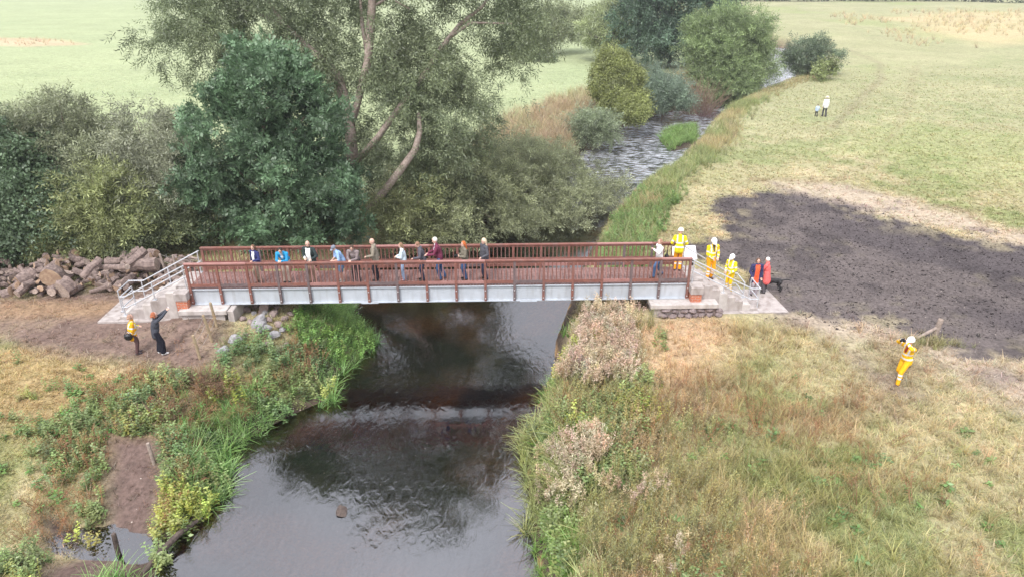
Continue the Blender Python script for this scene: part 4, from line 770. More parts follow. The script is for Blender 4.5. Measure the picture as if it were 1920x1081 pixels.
# rough tussocks in the right foreground
x, y = scat(20000, 2, 24, 8, 24); c, bare, d, left = gcol(x, y); dens = sst(.42, .7, fbm(x, y, .3, 55)) * (1 - sst(7.5, 12, d)) + .15; k = (d > .6) & ~left & (RNG.random(len(x)) < dens * (1 - bare) * np.where(y > 19, .5, 1)) & bridge_clear(x, y)
cover('tall_grass', T_TALL, x[k], y[k], jit(c[k] * np.array([1.12, 1.04, .95]), .22), .35 + .5 * RNG.random(k.sum()))
def bank_pts(n, side, d0, d1, y0, y1, pw=1.):
    pl = (LBANK if side < 0 else RBANK); L = []; lo, hi = pl[:, 0].min() - d1, pl[:, 0].max() + d1; x = RNG.uniform(lo, hi, n * 12); y = RNG.uniform(y0, y1, n * 12); d = sdf(x, y, RIV); lf = dpl(x, y, LBANK) < dpl(x, y, RBANK)
    k = (d > d0) & (d < d1) & (lf == (side < 0)) & inview(x, y, mg=120); x, y, d = x[k], y[k], d[k]
    return x[:n], y[:n], d[:n]
# right bank, near: reeds and nettles at the water, willowherb plumes, mugwort and seed stems behind
x, y, d = bank_pts(1500, 1, -.25, 1.3, 6, 22); k = fbm(x, y, .5, 3) > .38; k &= (y < 19.8)
cover('reeds', T_REED, x[k], y[k], jit(np.tile([.26, .29, .12], (k.sum(), 1)), .22), .55 + .4 * RNG.random(k.sum()), lean=.3)
x, y, d = bank_pts(900, 1, -.3, .7, 6, 26); k = fbm(x, y, .6, 33) > .5
cover('reeds', T_REED, x[k], y[k], jit(np.tile([.13, .25, .05], (k.sum(), 1)), .2), .35 + .25 * RNG.random(k.sum()), lean=.3)
x, y, d = bank_pts(2600, 1, .3, 4.2, 6, 25); n1 = fbm(x, y, .45, 66); k = (n1 > .5) & bridge_clear(x, y) & (RNG.random(len(x)) < 1 - sst(2.5, 4.8, d) * .8); tt = np.where((n1[k] > .6)[:, None], [.27, .29, .07], [.18, .23, .085])
cover('nettles', T_NET, x[k], y[k], jit(tt, .2), .8 + .5 * RNG.random(k.sum()))
wil = lambda x, y: np.minimum(sdf(x, y, P2([(1095,612),(1170,602),(1198,665),(1182,742),(1100,780),(1045,725)], -.4)), sdf(x, y, P2([(1060,860),(1140,840),(1150,930),(1060,960)], -.4)))
x, y, d = bank_pts(4200, 1, .2, 5, 11, 24.3); k = (RNG.random(len(x)) < .5) & (wil(x, y) + 1.6 * (fbm(x, y, .8, 4) - .5) < 0) & bridge_clear(x, y)
cover('willowherb', T_WIL, x[k], y[k], jit(np.tile([.315, .29, .235], (k.sum(), 1)), .14), .75 + .35 * RNG.random(k.sum()))
x, y, d = bank_pts(500, 1, .2, 3.4, 7, 20); k = fbm(x, y, .5, 41) > .58
cover('willowherb', T_WIL, x[k], y[k], jit(np.tile([.29, .265, .205], (k.sum(), 1)), .14), .6 + .3 * RNG.random(k.sum()))
x, y, d = bank_pts(4200, 1, .8, 7.5, 6, 24.2); k = (RNG.random(len(x)) < (1 - sst(2.2, 7, d)) * .7 * np.where(y > 19, 1 - sst(2.5, 4.2, d), 1)) & (wil(x, y) > -.2) & bridge_clear(x, y); f = fbm(x, y, .5, 13); tt = np.where((f[k] > .52)[:, None], [.34, .27, .165], [.275, .275, .135])
cover('mugwort', T_MUG, x[k], y[k], jit(tt, .18), .55 + .45 * RNG.random(k.sum()))
x, y = scat(2600, 1, 20, 6, 20); d = river_d(x, y); k = (d > 1) & (fbm(x, y, .4, 71) > .5) & (RNG.random(len(x)) < 1 - sst(5, 13, d))
cover('seed_stems', T_SEED, x[k], y[k], jit(np.tile([.27, .19, .12], (k.sum(), 1)), .2), .5 + .5 * RNG.random(k.sum()), lean=.35)
x, y = scat(260, 2, 14, 6, 21); d = river_d(x, y); k = (d > 1.5) & (fbm(x, y, .35, 73) > .54) & (x < 3 + d * 3)
cover('docks', T_DOCK, x[k], y[k], jit(np.tile([.13, .21, .075], (k.sum(), 1)), .2), .45 + .4 * RNG.random(k.sum()))
x, y, d = bank_pts(800, 1, -.25, .9, 8, 14.5)
cover('reeds', T_REED, x, y, jit(np.tile([.17, .29, .07], (len(x), 1)), .2), .35 + .3 * RNG.random(len(x)), lean=.3)
# left bank, near
lowL = lambda x, y: sdf(x, y, MUDT) > .1
x, y, d = bank_pts(1700, -1, -.3, 1.1, 6, 24.0); k = (fbm(x, y, .5, 23) > .40) & (dpl(x, y, INL) > .9)
cover('reeds', T_REED, x[k], y[k], jit(np.tile([.17, .29, .09], (k.sum(), 1)), .2), .5 + .4 * RNG.random(k.sum()), lean=.35)
x, y, d = bank_pts(900, -1, -.3, 2.4, 24.0, 30); k = bridge_clear(x, y)
cover('reeds', T_REED, x[k], y[k], jit(np.tile([.15, .25, .08], (k.sum(), 1)), .25), .28 + .4 * RNG.random(k.sum()), lean=.35)
x3, y3, d3 = bank_pts(420, -1, -.1, 2.2, 24, 29.5); cover('nettles', T_NET, x3, y3, jit(np.tile([.19, .30, .085], (len(x3), 1)), .22), .6 + .5 * RNG.random(len(x3)))
x, y, d = bank_pts(2300, -1, -.2, 3.2, 6, 24.5); k = lowL(x, y) & (fbm(x, y, .45, 29) > .42) & (RNG.random(len(x)) < np.where(y > 21, .5, 1)); f = fbm(x, y, .5, 30); tt = np.where((f[k] > .56)[:, None], [.31, .335, .085], np.where((f[k] < .42)[:, None], [.14, .205, .085], [.20, .245, .095]))
cover('nettles', T_NET, x[k], y[k], jit(tt, .18), .75 + .5 * RNG.random(k.sum()))
x, y, d = bank_pts(1300, -1, .5, 4.6, 9, 24); k = lowL(x, y) & (fbm(x, y, .5, 39) > .46)
cover('seed_stems', T_SEED, x[k], y[k], jit(np.tile([.28, .19, .125], (k.sum(), 1)), .2), .6 + .5 * RNG.random(k.sum()), lean=.4)
x, y = scat(5200, -22, -5, 8, 21.5); d = river_d(x, y); k = (d > 1.5) & lowL(x, y) & (sdf(x, y, INL) > .3) & (RNG.random(len(x)) < sst(.40, .62, fbm(x, y, .38, 47)) * (1 - sst(17.5, 21.5, y))); f = fbm(x, y, .6, 48); tt = np.where((f[k] > .6)[:, None], [.26, .265, .09], [.17, .225, .085])
cover('nettles', T_NET, x[k], y[k], jit(tt, .2), .55 + .5 * RNG.random(k.sum()))
x, y = scat(900, -20, -5, 8, 21); d = river_d(x, y); k = (d > 1) & lowL(x, y) & (sdf(x, y, INL) > .2) & (fbm(x, y, .5, 52) > .5)
cover('docks', T_DOCK, x[k], y[k], jit(np.tile([.13, .22, .075], (k.sum(), 1)), .2), .45 + .4 * RNG.random(k.sum()))
# upstream banks: tall pale grass, reddish seed heads on the far side, the green reed bed
x, y, d = bank_pts(5200, 1, .2, 4.2, 30, 96); k = RNG.random(len(x)) < 1 - sst(1.6, 4.2, d); f = fbm(x, y, .2, 17); tt = np.where((f[k] > .52)[:, None], [.33, .28, .15], [.22, .25, .105])
cover('tall_grass', T_TALL, x[k], y[k], jit(tt, .16), (.75 + .6 * RNG.random(k.sum())) * np.clip(.3 + .3 * d[k], .3, 1.1) * np.where(y[k] > 74, .6, 1))
x, y, d = bank_pts(6500, -1, .3, 9, 44, 110); k = RNG.random(len(x)) < 1 - sst(4, 9, d); f = fbm(x, y, .25, 18); tt = np.where((f[k] > .52)[:, None], [.33, .265, .175], [.31, .28, .17])
cover('tall_grass', T_TALL, x[k], y[k], jit(tt, .16), 1.1 + .7 * RNG.random(k.sum()))
RB = BAR; x = RNG.uniform(RB[:, 0].min(), RB[:, 0].max(), 900); y = RNG.uniform(RB[:, 1].min(), RB[:, 1].max(), 900); k = sdf(x, y, RB) + 2.4 * (fbm(x, y, .6, 3) - .5) < .2
cover('reeds', T_REED, x[k], y[k], jit(np.tile([.16, .25, .08], (k.sum(), 1)), .25), .35 + .5 * RNG.random(k.sum()))
x, y, d = bank_pts(600, 1, 1.0, 4, 28, 42); tt = np.tile([.15, .23, .075], (len(x), 1)); cover('nettles', T_NET, x, y, jit(tt, .2), .6 + .4 * RNG.random(len(x)))
x = RNG.uniform(60, 170, 2600); y = RNG.uniform(120, 270, 2600); k = inview(x, y) & (sdf(x, y, STRAWFR) < 12) & (fbm(x, y, .06, 5) > .45)
cover('tall_grass', T_TALL, x[k], y[k], jit(np.tile([.42, .34, .21], (k.sum(), 1)), .15), 1.6 + .8 * RNG.random(k.sum()))
x = RNG.uniform(-115, -65, 900); y = RNG.uniform(85, 150, 900); k = sdf(x, y, PALEB) < .8
cover('tall_grass', T_TALL, x[k], y[k], jit(np.tile([.40, .31, .2], (k.sum(), 1)), .15), 1.0 + .5 * RNG.random(k.sum()))
# leaf litter and chips on the woodpile ground and mud clods are in the ground material; the tussock beside the strainer post:
p = G(1738, 645); n = 90; x = p[0] + .55 * rn(n); y = p[1] + .25 * rn(n); cover('tall_grass', T_TALL, x, y, jit(np.tile([.24, .22, .11], (n, 1)), .2), .45 + .2 * RNG.random(n))
# ------------------------------------------------------------------ people
_mc = {}
def cloth(c, rough=.9):
    k = tuple(round(v, 3) for v in c)
    if k not in _mc: _mc[k] = pmat('cloth', c, tuple(v * .78 for v in c), 9, rough, .15, dist=.01)
    return _mc[k]
SKIN = pmat('skin', (.62, .40, .32), (.55, .33, .26), 6, .6); EYE = pmat('eye_dark', (.05, .035, .03), None, 5, .4); LIP = pmat('lip', (.45, .2, .17), None, 5, .6)
BAND = pmat('reflective_band', (.75, .74, .72), (.66, .66, .66), 20, .45); HELM = pmat('white_helmet', (.86, .86, .86), (.82, .82, .82), 3, .35, 0, 0, .5)
BLACKP = pmat('black_plastic', (.02, .02, .022), None, 5, .4)
YEL = (.80, .66, .015); ORA = (.85, .25, .01)
def ik(a, t, l1, l2, pole):
    a = Vector(a); t = Vector(t); d = t - a; L = min(d.length, (l1 + l2) * .995); d = d.normalized(); t = a + d * L; x = (l1 * l1 - l2 * l2 + L * L) / (2 * L); h = math.sqrt(max(l1 * l1 - x * x, 0)); p = Vector(pole); p = (p - d * p.dot(d)); p = p.normalized() if p.length > 1e-4 else Vector((0, 0, 1)); return a + d * x + p * h, t
def solid(m, vox, mats, fn=None, smooth=3):
    me = m.mesh('tmp', mats); o = bpy.data.objects.new('tmp', me); COL.objects.link(o); r = o.modifiers.new('r', 'REMESH'); r.mode = 'VOXEL'; r.voxel_size = vox; r.use_smooth_shade = True
    if smooth: s = o.modifiers.new('s', 'SMOOTH'); s.factor = .5; s.iterations = smooth
    dg = bpy.context.evaluated_depsgraph_get(); out = bpy.data.meshes.new_from_object(o.evaluated_get(dg)); bpy.data.objects.remove(o); bpy.data.meshes.remove(me); out.materials.clear()
    for x in mats: out.materials.append(x)
    if fn:
        n = len(out.polygons); c = np.zeros(n * 3); out.polygons.foreach_get('center', c); out.polygons.foreach_set('material_index', fn(c.reshape(-1, 3)).astype(np.int32))
    else: out.polygons.foreach_set('material_index', np.zeros(len(out.polygons), np.int32))
    return out
def person(loc, face, h, label, top, bottom, hair=None, lean=0, side=0, hl=None, hr=None, fl=(-.10, 0), fr=(.10, 0), drop=0, look=(0, 0), sleeve=1., hem=.88, leg=1., wide=0, coat=0, helmet=False, hood=None, band=None, hairlen=0, shoes=(.05, .045, .045), hi=False, collar=None, stout=1., cap=None, kneeL=1., front=None, hat=None, bag=None, group=None, cuff=None):
    s = h / 1.75; root = empty('person', loc, R(face), label, 'person', group)
    V = lambda x, y, z: Vector((x, y, z)) * s
    pz = .95 - drop; pel = V(0, 0, pz); ln = R(lean); sd = R(side); up = Vector((math.sin(sd), math.sin(ln), math.cos(ln) * math.cos(sd))).normalized(); fw = Vector((0, math.cos(ln), -math.sin(ln)))
    if lean > 12: pel = pel - V(0, .12 * math.sin(ln) * 1.6, 0)
    hips = [pel + V(q * .09, 0, -.02) for q in (-1, 1)]; ch = pel + up * .30 * s; shc = pel + up * .47 * s; nk = pel + up * .53 * s
    sh = [shc + V(q * .185 * stout, 0, -.01) for q in (-1, 1)]
    yaw, pit = R(look[0]), R(look[1]); hd = Matrix.Rotation(yaw, 3, 'Z') @ Matrix.Rotation(pit - ln * .35, 3, 'X'); hup = (up * .7 + hd @ Vector((0, 0, 1)) * .6).normalized(); hc = nk + hup * .145 * s
    kn, an = [], []
    for q, f in ((0, fl), (1, fr)):
        fz = f[2] if len(f) > 2 else 0; k, t = ik(hips[q], V(f[0], f[1], .085 + fz), .44 * s, .425 * s, (0, 1, 0)); kn.append(k); an.append(t)
    el, wr = [], []
    for q, t in ((0, hl), (1, hr)):
        sg = -1 if q == 0 else 1
        if t is None: t = (sg * .25, .06, .83 - drop)
        t = V(*t); pole = (sg * .6, -.6, -.5) if t.z < 1.35 * s else (sg * .9, .1, -.6)
        k, w = ik(sh[q], t, .285 * s, .25 * s, pole); el.append(k); wr.append(w)
    # body: one continuous surface with fingers, nose, ears, feet
    m = MB(); m.caps(pel + V(0, 0, -.03), ch, .115 * s * stout, .125 * s * stout); m.ell(ch, (.16 * s * stout, .105 * s * stout, .17 * s), None); m.ell(pel, (.155 * s * stout, .11 * s * stout, .12 * s)); m.caps(sh[0], sh[1], .055 * s, .055 * s); m.caps(shc, nk + hup * .08 * s, .058 * s, .05 * s)
    m.ell(hc + hup * .015 * s, (.078 * s, .096 * s, .112 * s), hd); m.ell(hc + hd @ V(0, .03, -.055), (.055 * s, .062 * s, .058 * s), hd); m.ell(hc + hd @ V(0, .1, -.015), (.014 * s, .022 * s, .022 * s), hd, 8, 6)
    for q in (-1, 1): m.ell(hc + hd @ V(q * .08, -.005, -.01), (.014 * s, .02 * s, .03 * s), hd, 8, 6)
    for q in (0, 1):
        m.caps(hips[q], kn[q], .085 * s * stout, .056 * s); m.caps(kn[q], an[q], .056 * s, .037 * s); m.caps(an[q] - V(0, .03, .045), an[q] + V(.0, .15, -.05), .036 * s, .03 * s)
        m.caps(sh[q], el[q], .052 * s, .040 * s); m.caps(el[q], wr[q], .040 * s, .028 * s)
        d = (wr[q] - el[q]).normalized(); inn = Vector((-1 if q else 1, 0, 0)); sdv = d.cross(Vector((0, 0, 1)) if abs(d.z) < .8 else Vector((0, 1, 0))).normalized(); nrm = sdv.cross(d).normalized()
        if nrm.z > 0 and abs(d.z) < .8: nrm = -nrm
        pc = wr[q] + d * .045 * s; m.caps(wr[q], pc + d * .03 * s, .028 * s, .034 * s); th = sdv if sdv.dot(inn) > 0 else -sdv
        for k_ in range(4):
            b = wr[q] + d * .08 * s + th * (.036 - .024 * k_) * s; fl_ = (.042, .048, .044, .034)[k_] * s; b2 = b + (d * .9 + nrm * .35).normalized() * fl_; b3 = b2 + (d * .35 + nrm * .9).normalized() * fl_ * .75
            m.caps(b, b2, .0105 * s, .0095 * s, 7); m.caps(b2, b3, .0095 * s, .0085 * s, 7)
        b = wr[q] + d * .03 * s + th * .028 * s; b2 = b + (d * .6 + th * .8).normalized() * .04 * s; m.caps(b, b2, .013 * s, .0115 * s, 7); m.caps(b2, b2 + (d + nrm * .4).normalized() * .032 * s, .011 * s, .0095 * s, 7)
    e1 = [np.array(hc + hd @ V(q * .032, .092, .018)) for q in (-1, 1)]; mo = np.array(hc + hd @ V(0, .092, -.058))
    def fm(c):
        r = np.zeros(len(c))
        for e in e1: r[np.linalg.norm(c - e, axis=1) < .015 * s] = 1
        r[np.linalg.norm((c - mo) * [1, 1, 2.2], axis=1) < .024 * s] = 2
        return r
    link('body', solid(m, .0105, [SKIN, EYE, LIP], fm, 2), root)
    # trousers or skirt
    tm = MB(); tc_ = cloth(bottom); g = .022 + wide * .5
    tm.ell(pel + V(0, 0, .02), ((.175) * s * stout, .132 * s * stout, .13 * s))
    for q in (0, 1):
        e = kn[q].lerp(an[q], max(0, leg * 2 - 1)) if leg > .5 else hips[q].lerp(kn[q], leg * 2)
        tm.caps(hips[q], kn[q], (.098 * stout + wide * .3) * s, (.075 + wide) * s); 
        if leg > .5: tm.caps(kn[q], e + (an[q] - kn[q]).normalized() * -.0 * s, (.075 + wide) * s, (.062 + wide * 1.15) * s)
    if wide > .05: tm.caps(pel, (an[0] + an[1]) / 2 + V(0, 0, .08), .15 * s, .12 * s)
    mt = [tc_, BAND]
    def ft(c):
        r = np.zeros(len(c))
        if hi is True:
            for q in (0, 1):
                ax = np.array((an[q] - kn[q]).normalized()); o = np.array(kn[q]); t = (c - o) @ ax; dd = np.linalg.norm(c - o - t[:, None] * ax, axis=1)
                for b in (.10, .21): r[(np.abs(t - b * s) < .033 * s) & (dd < .13 * s)] = 1
                ax = np.array((kn[q] - hips[q]).normalized()); o = np.array(hips[q]); t = (c - o) @ ax
        return r
    link('trousers', solid(tm, .0135, mt, ft), root)
    # jacket or shirt
    jm = MB(); hp = pel + up * (hem - .95) * s
    jm.ell(ch + up * .0 * s, (.185 * s * stout, .135 * s * stout, .19 * s)); jm.caps(sh[0], sh[1], .075 * s, .075 * s); jm.caps(pel + up * .05 * s, ch, .150 * s * stout, .145 * s * stout)
    jm.ell(pel + up * .08 * s, (.180 * s * stout, .140 * s * stout, .12 * s)); jm.caps(shc, nk + up * .02 * s, .08 * s, .066 * s)
    if hem < .92:
        for x in (-.055, .055): jm.caps(pel + V(x, 0, .03), hp + V(x * 1.25, 0, 0), .128 * s * stout, (.118 + coat) * s * stout)
    for q in (0, 1):
        jm.caps(sh[q], el[q], .070 * s, .056 * s)
        if sleeve > .5: jm.caps(el[q], el[q].lerp(wr[q], sleeve), .056 * s, .046 * s)
    if hood: jm.ell(nk - fw * .06 * s - up * .02 * s, (.10 * s, .06 * s, .07 * s))
    tcl = cloth(top); mt = [tcl, BAND, cloth(front or collar or top), cloth(ORA)]; upn = np.array(up); p0 = np.array(pel); fwn = np.array(fw)
    def fj(c):
        r = np.zeros(len(c)); t = (c - p0) @ upn; f = (c - p0) @ fwn; x = np.abs(c[:, 0])
        if front is not None: r[(f > .05 * s) & (x < (.075 if not coat else .10) * s) & (t < .52 * s)] = 2
        if collar is not None: r[(f > .03 * s) & (x < (.055 - .1 * (.50 - np.clip(t / s, 0, .5))) * s) & (t > .30 * s)] = 2
        if hi:
            arm = np.zeros(len(c), bool)
            for q in (0, 1):
                for a, b in ((sh[q], el[q]), (el[q], wr[q])):
                    A = np.array(a); ax = np.array(b - a); L = np.linalg.norm(ax); ax /= L; tt = (c - A) @ ax; dd = np.linalg.norm(c - A - tt[:, None] * ax, axis=1); z = (dd < .075 * s) & (tt > .06 * s) & (tt < L * 1.05) & (x > .17 * s); arm |= z
                    r[z & (np.abs(tt - L * .62) < .03 * s)] = 1
            tors = ~arm; r[tors & (np.abs(t - .07 * s) < .032 * s)] = 1; r[tors & (np.abs(t - .24 * s) < .028 * s)] = 1; r[tors & (np.abs(x - .105 * s) < .026 * s) & (t > .24 * s)] = 1
        return r
    if hi == 'vest': mt[0] = cloth((.88, .42, .01)); mt[3] = cloth(YEL)
    link('jacket', solid(jm, .0135, mt, fj), root)
    # shoes
    sm = MB()
    for q in (0, 1):
        sm.caps(an[q] - V(0, .035, .045), an[q] + V(0, .16, -.052), .045 * s, .036 * s); sm.caps(an[q] + V(0, 0, -.01), an[q] - V(0, .01, .04), .048 * s, .046 * s)
    link('shoes', solid(sm, .014, [cloth(shoes, .6)], None, 1), root)
    if hair and not helmet:
        hm = MB(); hm.ell(hc + hd @ V(0, -.018, .034), (.090 * s, .100 * s, .102 * s), hd)
        if hairlen:
            for x in (-.05, 0, .05): hm.caps(hc + hd @ V(x, -.055, .0), hc + hd @ V(x * 1.15, -.085 - .02 * abs(x), 0) + Vector((0, 0, -hairlen)) * s - fw * .03 * s, .052 * s, .035 * s)
            for x in (-.078, .078): hm.caps(hc + hd @ V(x, -.0, .03), hc + hd @ V(x * 1.1, -.02, -.07), .03 * s, .025 * s)
        hcn = np.array(hc); link('hair', solid(hm, .0125, [cloth(hair)], None, 2), root)
    if helmet or hat:
        dm = MB(); n = 16; prof = [(.126, -.005), (.122, .03), (.108, .075), (.075, .11), (.035, .126), (.001, .13)] if helmet else [(.19, -.0), (.115, .02), (.108, .07), (.08, .105), (.001, .115)]
        vs = [hc + hd @ (V(r_ * math.cos(2 * math.pi * j / n) * .93, r_ * math.sin(2 * math.pi * j / n) * 1.08 - .012, z + .035)) for r_, z in prof for j in range(n)]
        dm.add(vs, [(i * n + j, i * n + (j + 1) % n, (i + 1) * n + (j + 1) % n, (i + 1) * n + j) for i in range(len(prof) - 1) for j in range(n)])
        if helmet: dm.ell(hc + hd @ V(0, .125, .035), (.085 * s, .06 * s, .01 * s), hd); dm.ell(hc + hd @ V(0, 0, .155), (.014 * s, .11 * s, .02 * s), hd)
        else: dm.ell(hc + hd @ V(0, -.01, .036), (.19 * s, .21 * s, .012 * s), hd)
        dm.build('helmet' if helmet else 'hat', HELM if helmet else cloth(hat), root, True)
    if cap:
        dm = MB(); dm.ell(hc + hd @ V(0, -.01, .05), (.093 * s, .106 * s, .085 * s), hd); dm.ell(hc + hd @ V(0, .11, .035), (.07 * s, .07 * s, .012 * s), hd); dm.build('cap', cloth(cap), root, True)
    return root, [root.matrix_basis @ w for w in wr] if False else [Matrix.Translation(loc) @ Matrix.Rotation(R(face), 4, 'Z') @ w for w in wr]
def deck_at(px, py=523): p = P(px, py, ZD); return (p[0], p[1], ZD + .003)
def dk(px, off=.42):        # on the deck, a distance behind the near girder
    p = P(px, 522, ZD); lx = (p[0] - BA[0]) * be[0] + (p[1] - BA[1]) * be[1]; q = BP(lx, off, ZD + .003); return q
GP = None
RAILZ = 1.09
person(dk(493), 150, 1.63, 'woman in navy blazer over a white top, brown hair, one hand on the bridge rail', (.03, .035, .13), (.32, .25, .19), (.17, .095, .06), 6, 0, (-.2, .33, 1.15), None, front=(.82, .82, .82), hem=.82, hairlen=.10, look=(20, -10), leg=.94, wide=.015, shoes=(.2, .13, .1))
person(dk(544, .40), 178, 1.74, 'man in bright blue jacket leaning on the bridge rail, beige trousers', (.03, .30, .58), (.55, .43, .36), (.05, .035, .03), 38, 0, (-.05, .46, 1.1), (.05, .46, 1.1), collar=(.6, .6, .62), look=(10, -22), hem=.88)
person(dk(592), 165, 1.80, 'bald older man in dark green jacket and white shirt on the bridge', (.028, .042, .042), (.34, .215, .16), None, 9, 0, (-.26, .36, 1.12), (.05, .33, 1.12), front=(.84, .84, .83), hem=.74, coat=.02, look=(28, -8), stout=1.08, shoes=(.2, .12, .08))
person(dk(645), 118, 1.66, 'man in grey cap and pale blue polo with blue shorts on the bridge', (.30, .46, .72), (.17, .27, .45), (.2, .17, .15), 26, 0, (-.2, .36, 1.08), (-.1, .36, 1.08), sleeve=.3, leg=.52, look=(20, -25), cap=(.22, .24, .30), shoes=(.4, .36, .33))
person(dk(672, .40), 170, 1.72, 'bearded man in grey-brown sweater with clasped hands over the rail', (.23, .185, .185), (.045, .035, .04), (.10, .06, .045), 27, 0, (-.03, .44, 1.1), (.05, .44, 1.1), look=(18, -25), hem=.88, stout=1.05)
person(dk(708, .55), 100, 1.78, 'bald man in khaki hooded jacket and dark trousers on the bridge', (.26, .225, .175), (.028, .028, .04), None, 5, 0, (-.2, .3, 1.08), (.26, -.12, .9), hood=1, hem=.76, coat=.02, look=(15, -10), fr=(.1, -.08))
person(dk(760, .5), 96, 1.60, 'girl in pale sky-blue hoodie and light jeans on the bridge', (.62, .72, .80), (.36, .47, .66), (.25, .155, .095), 6, 0, (-.04, .27, 1.1), (.06, .27, 1.12), hood=1, hem=.82, hairlen=.2, look=(12, -8), shoes=(.7, .4, .42), wide=.015)
person(dk(794, .48), 106, 1.68, 'teenage boy in dark grey jacket with tousled brown hair on the bridge', (.10, .095, .115), (.04, .05, .10), (.27, .155, .10), 16, 0, (-.2, .36, 1.08), None, hem=.85, hood=1, look=(15, -25))
person(dk(826, .5), 100, 1.83, 'white-haired man in burgundy sweater and blue jeans on the bridge', (.155, .028, .062), (.07, .14, .30), (.78, .74, .70), 12, 0, (-.22, .46, 1.13), (-.02, .42, 1.12), collar=(.8, .8, .8), look=(8, -12), hem=.88, stout=1.04, fr=(.1, -.18), shoes=(.22, .12, .09))
w10 = person(dk(873, .5), 112, 1.64, 'red-haired woman in olive grey jacket holding a black camera on the bridge', (.19, .17, .13), (.06, .12, .27), (.52, .14, .045), 4, 0, (-.1, .27, 1.12), (.03, .26, 1.14), hem=.78, hairlen=.26, look=(14, -8))
person(dk(910, .5), 122, 1.76, 'woman with long blonde hair in charcoal jacket on the bridge', (.085, .085, .10), (.035, .05, .10), (.72, .57, .40), 4, 0, (-.2, .25, 1.05), None, hem=.80, hairlen=.36, look=(15, -5))
w12 = person(dk(1235, .55), 108, 1.66, 'woman in white top and blue jeans raising a hand at the bridge end', (.84, .82, .82), (.09, .17, .33), (.36, .20, .14), 3, 0, (-.17, .38, 1.34), (.22, .0, .88), fl=(-.1, .26), fr=(.1, -.24), drop=.05, hem=.87, hairlen=.03, look=(5, 0), shoes=(.12, .07, .06))
hv = dict(helmet=True, hi=True)
person(BP(BL - .22, 1.12, ZD + .003), -8, 1.80, 'worker seen from behind in yellow jacket and orange trousers at the bridge end', YEL, (.88, .36, .01), None, 10, 0, (-.22, .25, 1.0), (.22, .25, 1.0), look=(-12, -15), hem=.85, shoes=(.08, .05, .04), **hv)
pz = ZD - 2 * ZD / 8
def stp(lx, ly, i): return BP(BL + lx, ly, ZD - i * ZD / 8 + .004)
person(stp(1.12, 1.0, 2), 194, 1.82, 'tall worker in white helmet standing higher on the steps, yellow jacket over orange trousers', (.86, .60, .012), (.88, .36, .01), None, 4, 0, (-.16, .22, .98), (.10, .24, .98), fl=(-.1, -.02), fr=(.13, .10, -.166), drop=.03, look=(-15, -22), hem=.85, collar=(.12, .09, .05), shoes=(.10, .06, .05), stout=1.05, **hv)
person(stp(1.93, .75, 5), 128, 1.66, 'shorter worker in white helmet and yellow suit standing low on the steps', YEL, (.86, .52, .01), None, 4, 0, (-.16, .24, 1.02), (.16, .18, 1.0), look=(10, -15), hem=.85, shoes=(.04, .03, .03), **hv)
q = G(1411, 553); person((q[0], q[1], max(q[2], .03)), 182, 1.70, 'woman in navy coat open over an orange-red top beside the dark chip patch', (.045, .045, .12), (.42, .37, .40), (.15, .085, .06), 3, 0, None, (.22, .18, .95), front=(.80, .12, .045), hem=.66, coat=.035, hairlen=.08, look=(-12, -6), stout=1.1, shoes=(.06, .05, .05))
q = G(1431, 549); person((q[0], q[1] - .05, max(q[2], .06)), 62, 1.62, 'white-haired woman in coral raincoat turned away beside the black dog', (.80, .15, .145), (.1, .09, .1), (.86, .84, .83), 6, 0, (-.24, .42, .98), (.1, .36, 1.0), hem=.62, coat=.05, hood=1, look=(10, -5), stout=1.08)
q = G(1688, 716); w18 = person(tuple(q), 112, 1.80, 'photographer in yellow suit and white helmet on dry grass, camera raised to face', (.88, .50, .012), (.90, .44, .012), None, 6, 0, (-.10, .34, 1.62), (.08, .36, 1.66), fl=(-.13, .30), fr=(.12, -.14), drop=.06, look=(0, 4), hem=.86, collar=(.3, .04, .03), shoes=(.12, .07, .06), stout=1.05, **hv)
q = G(258, 662); w19 = person(tuple(q), -62, 1.60, 'woman in orange and yellow vest and brown trousers with a black shoulder bag', (.88, .42, .01), (.10, .055, .055), (.36, .22, .16), 9, 0, (-.05, .27, 1.16), (.20, .12, .92), look=(0, 14), hem=.74, hi='vest', hairlen=.02, front=YEL, shoes=(.05, .04, .05), stout=1.1)
q = G(301, 663); w20 = person(tuple(q), -58, 1.70, 'woman in black jacket and wide black trousers holding a phone up with both arms', (.055, .058, .075), (.012, .012, .022), (.36, .12, .06), 11, 0, (-.06, .52, 1.68), (.08, .52, 1.70), look=(0, 14), hem=.80, wide=.042, leg=.93, hairlen=.03, shoes=(.82, .8, .8), fr=(.12, .10))
q = G(1545, 219); person(tuple(q), 8, 1.85, 'adult in white jacket and pale hat walking away across the meadow', (.82, .83, .82), (.06, .06, .075), (.3, .25, .2), 3, 0, (-.27, .02, .86), None, hat=(.75, .68, .52), fl=(-.1, .12), fr=(.1, -.1), hem=.82)
q = G(1530, 219); person(tuple(q), 8, 1.12, 'small child in light blue top and dark trousers walking beside the adult in the meadow', (.50, .62, .80), (.02, .02, .035), (.12, .08, .06), 3, 0, None, (.27, .02, .95), fl=(-.1, .1), fr=(.1, -.08), hem=.85, stout=1.1)
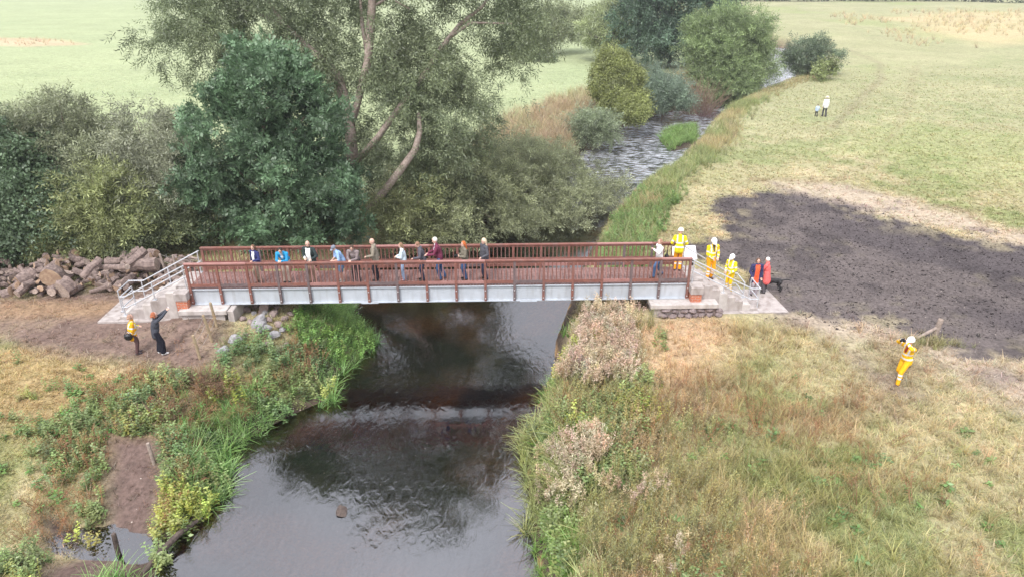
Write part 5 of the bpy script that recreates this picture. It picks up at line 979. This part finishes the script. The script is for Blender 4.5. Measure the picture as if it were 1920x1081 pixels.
# things they hold or carry
def cam_thing(p, rz, label, big=False, mat=None):
    root = empty('camera', p, R(rz), label, 'camera'); m = MB(); m.box(-.07, .07, -.03, .03, -.045, .045, 0, .01); m.box(-.025, .025, -.025, .025, .045, .068); m.build('camera_body', BLACKP, root); m = MB(); m.tube([(0, .03, 0), (0, .12, 0)], [.035, .038], 12); m.build('lens', BLACKP, root)
def mid(w, dz=.03, f=.0): a = (w[0] + w[1]) / 2; return (a.x, a.y, a.z + dz)
def fdir(face, d): return Vector((-math.sin(R(face)) * d, math.cos(R(face)) * d, 0))
a = Vector(mid(w10[1])) + fdir(112, .1); cam_thing(tuple(a), 112, 'black camera held at the chest by the red-haired woman')
a = Vector(mid(w18[1], .05)) + fdir(112, .07); cam_thing(tuple(a), 112, 'dark camera held before the face of the photographer in the field')
m = MB(); m.box(-.037, .037, -.005, .005, -.075, .075, 0, .003); o = m.build('phone', pmat('phone_case', (.7, .66, .66), None, 5, .4)); a = Vector(mid(w20[1], .09)) + fdir(-58, .09); o.location = a; o.rotation_euler = (R(-15), R(90), R(-58)); tag(o, 'pale phone held up by the woman in black', 'phone')
def bag(p, rz, sz, label):
    root = empty('shoulder_bag', p, R(rz), label, 'bag'); m = MB(); m.ell((0, 0, 0), sz); m.ell((0, 0, sz[2] * .3), (sz[0] * 1.02, sz[1] * 1.08, sz[2] * .55)); root2 = link('pouch', solid(m, .015, [BLACKP], None, 2), root); m = MB(); m.tube([(-sz[0] * .8, 0, sz[2] * .6), (0, 0, sz[2] * 2.0), (sz[0] * .8, 0, sz[2] * .6)], .012, 6); m.build('strap', BLACKP, root)
q = G(258, 662); bag((q[0] - .05, q[1] - .20, q[2] + .80), 12, (.15, .085, .14), 'black shoulder bag hanging at the hip of the woman in the orange vest')
a = dk(1252, .75); bag((a[0] - .0, a[1] + .05, ZD + .72), 90, (.14, .08, .17), 'black bag hanging at the side of the woman in the white top')
# black dog, head hidden behind the coral coat
q = G(1447, 545); dz = q[2]
dog = empty('dog', (q[0], q[1], dz), R(84), 'black dog with raised tail standing beside the woman in coral', 'dog')
m = MB(); m.ell((0, .22, .46), (.115, .22, .145)); m.ell((0, -.10, .48), (.095, .26, .115)); m.caps((0, -.24, .49), (0, .3, .50), .10, .115); m.caps((0, .36, .54), (0, .52, .66), .085, .07); m.ell((0, .58, .70), (.075, .10, .08)); m.caps((0, .62, .685), (0, .74, .665), .048, .036)
for x in (-.07, .07): m.ell((x, .53, .71), (.02, .035, .06)); m.caps((x, .30, .42), (x, .29, .22), .055, .035); m.caps((x, .29, .22), (x, .30, .05), .033, .026); m.caps((x, .30, .03), (x, .35, .025), .03, .026); m.caps((x * 1.1, -.28, .44), (x * 1.1, -.22, .27), .075, .045); m.caps((x * 1.1, -.22, .27), (x * 1.1, -.37, .17), .042, .03); m.caps((x * 1.1, -.37, .17), (x * 1.1, -.34, .04), .03, .026); m.caps((x * 1.1, -.34, .03), (x * 1.1, -.29, .025), .03, .026)
m.caps((0, -.34, .52), (0, -.55, .56), .035, .026); m.caps((0, -.55, .56), (0, -.74, .53), .026, .012)
link('body', solid(m, .014, [pmat('black_fur', (.018, .017, .018), (.03, .028, .03), 12, .6)], None, 3), dog)
# ------------------------------------------------------------------ hazy air
m = bpy.data.materials.new('haze'); m.use_nodes = True; n = m.node_tree.nodes; n.remove(n['Principled BSDF']); v = n.new('ShaderNodeVolumePrincipled')
v.inputs['Color'].default_value = (.93, .95, 1, 1); v.inputs['Density'].default_value = .00045; v.inputs['Anisotropy'].default_value = .2; m.node_tree.links.new(v.outputs[0], n['Material Output'].inputs['Volume'])
hz = MB(); hz.box(-450, 450, -30, 640, -5.5, 24); o = hz.build('haze', m); tag(o, kind='stuff')
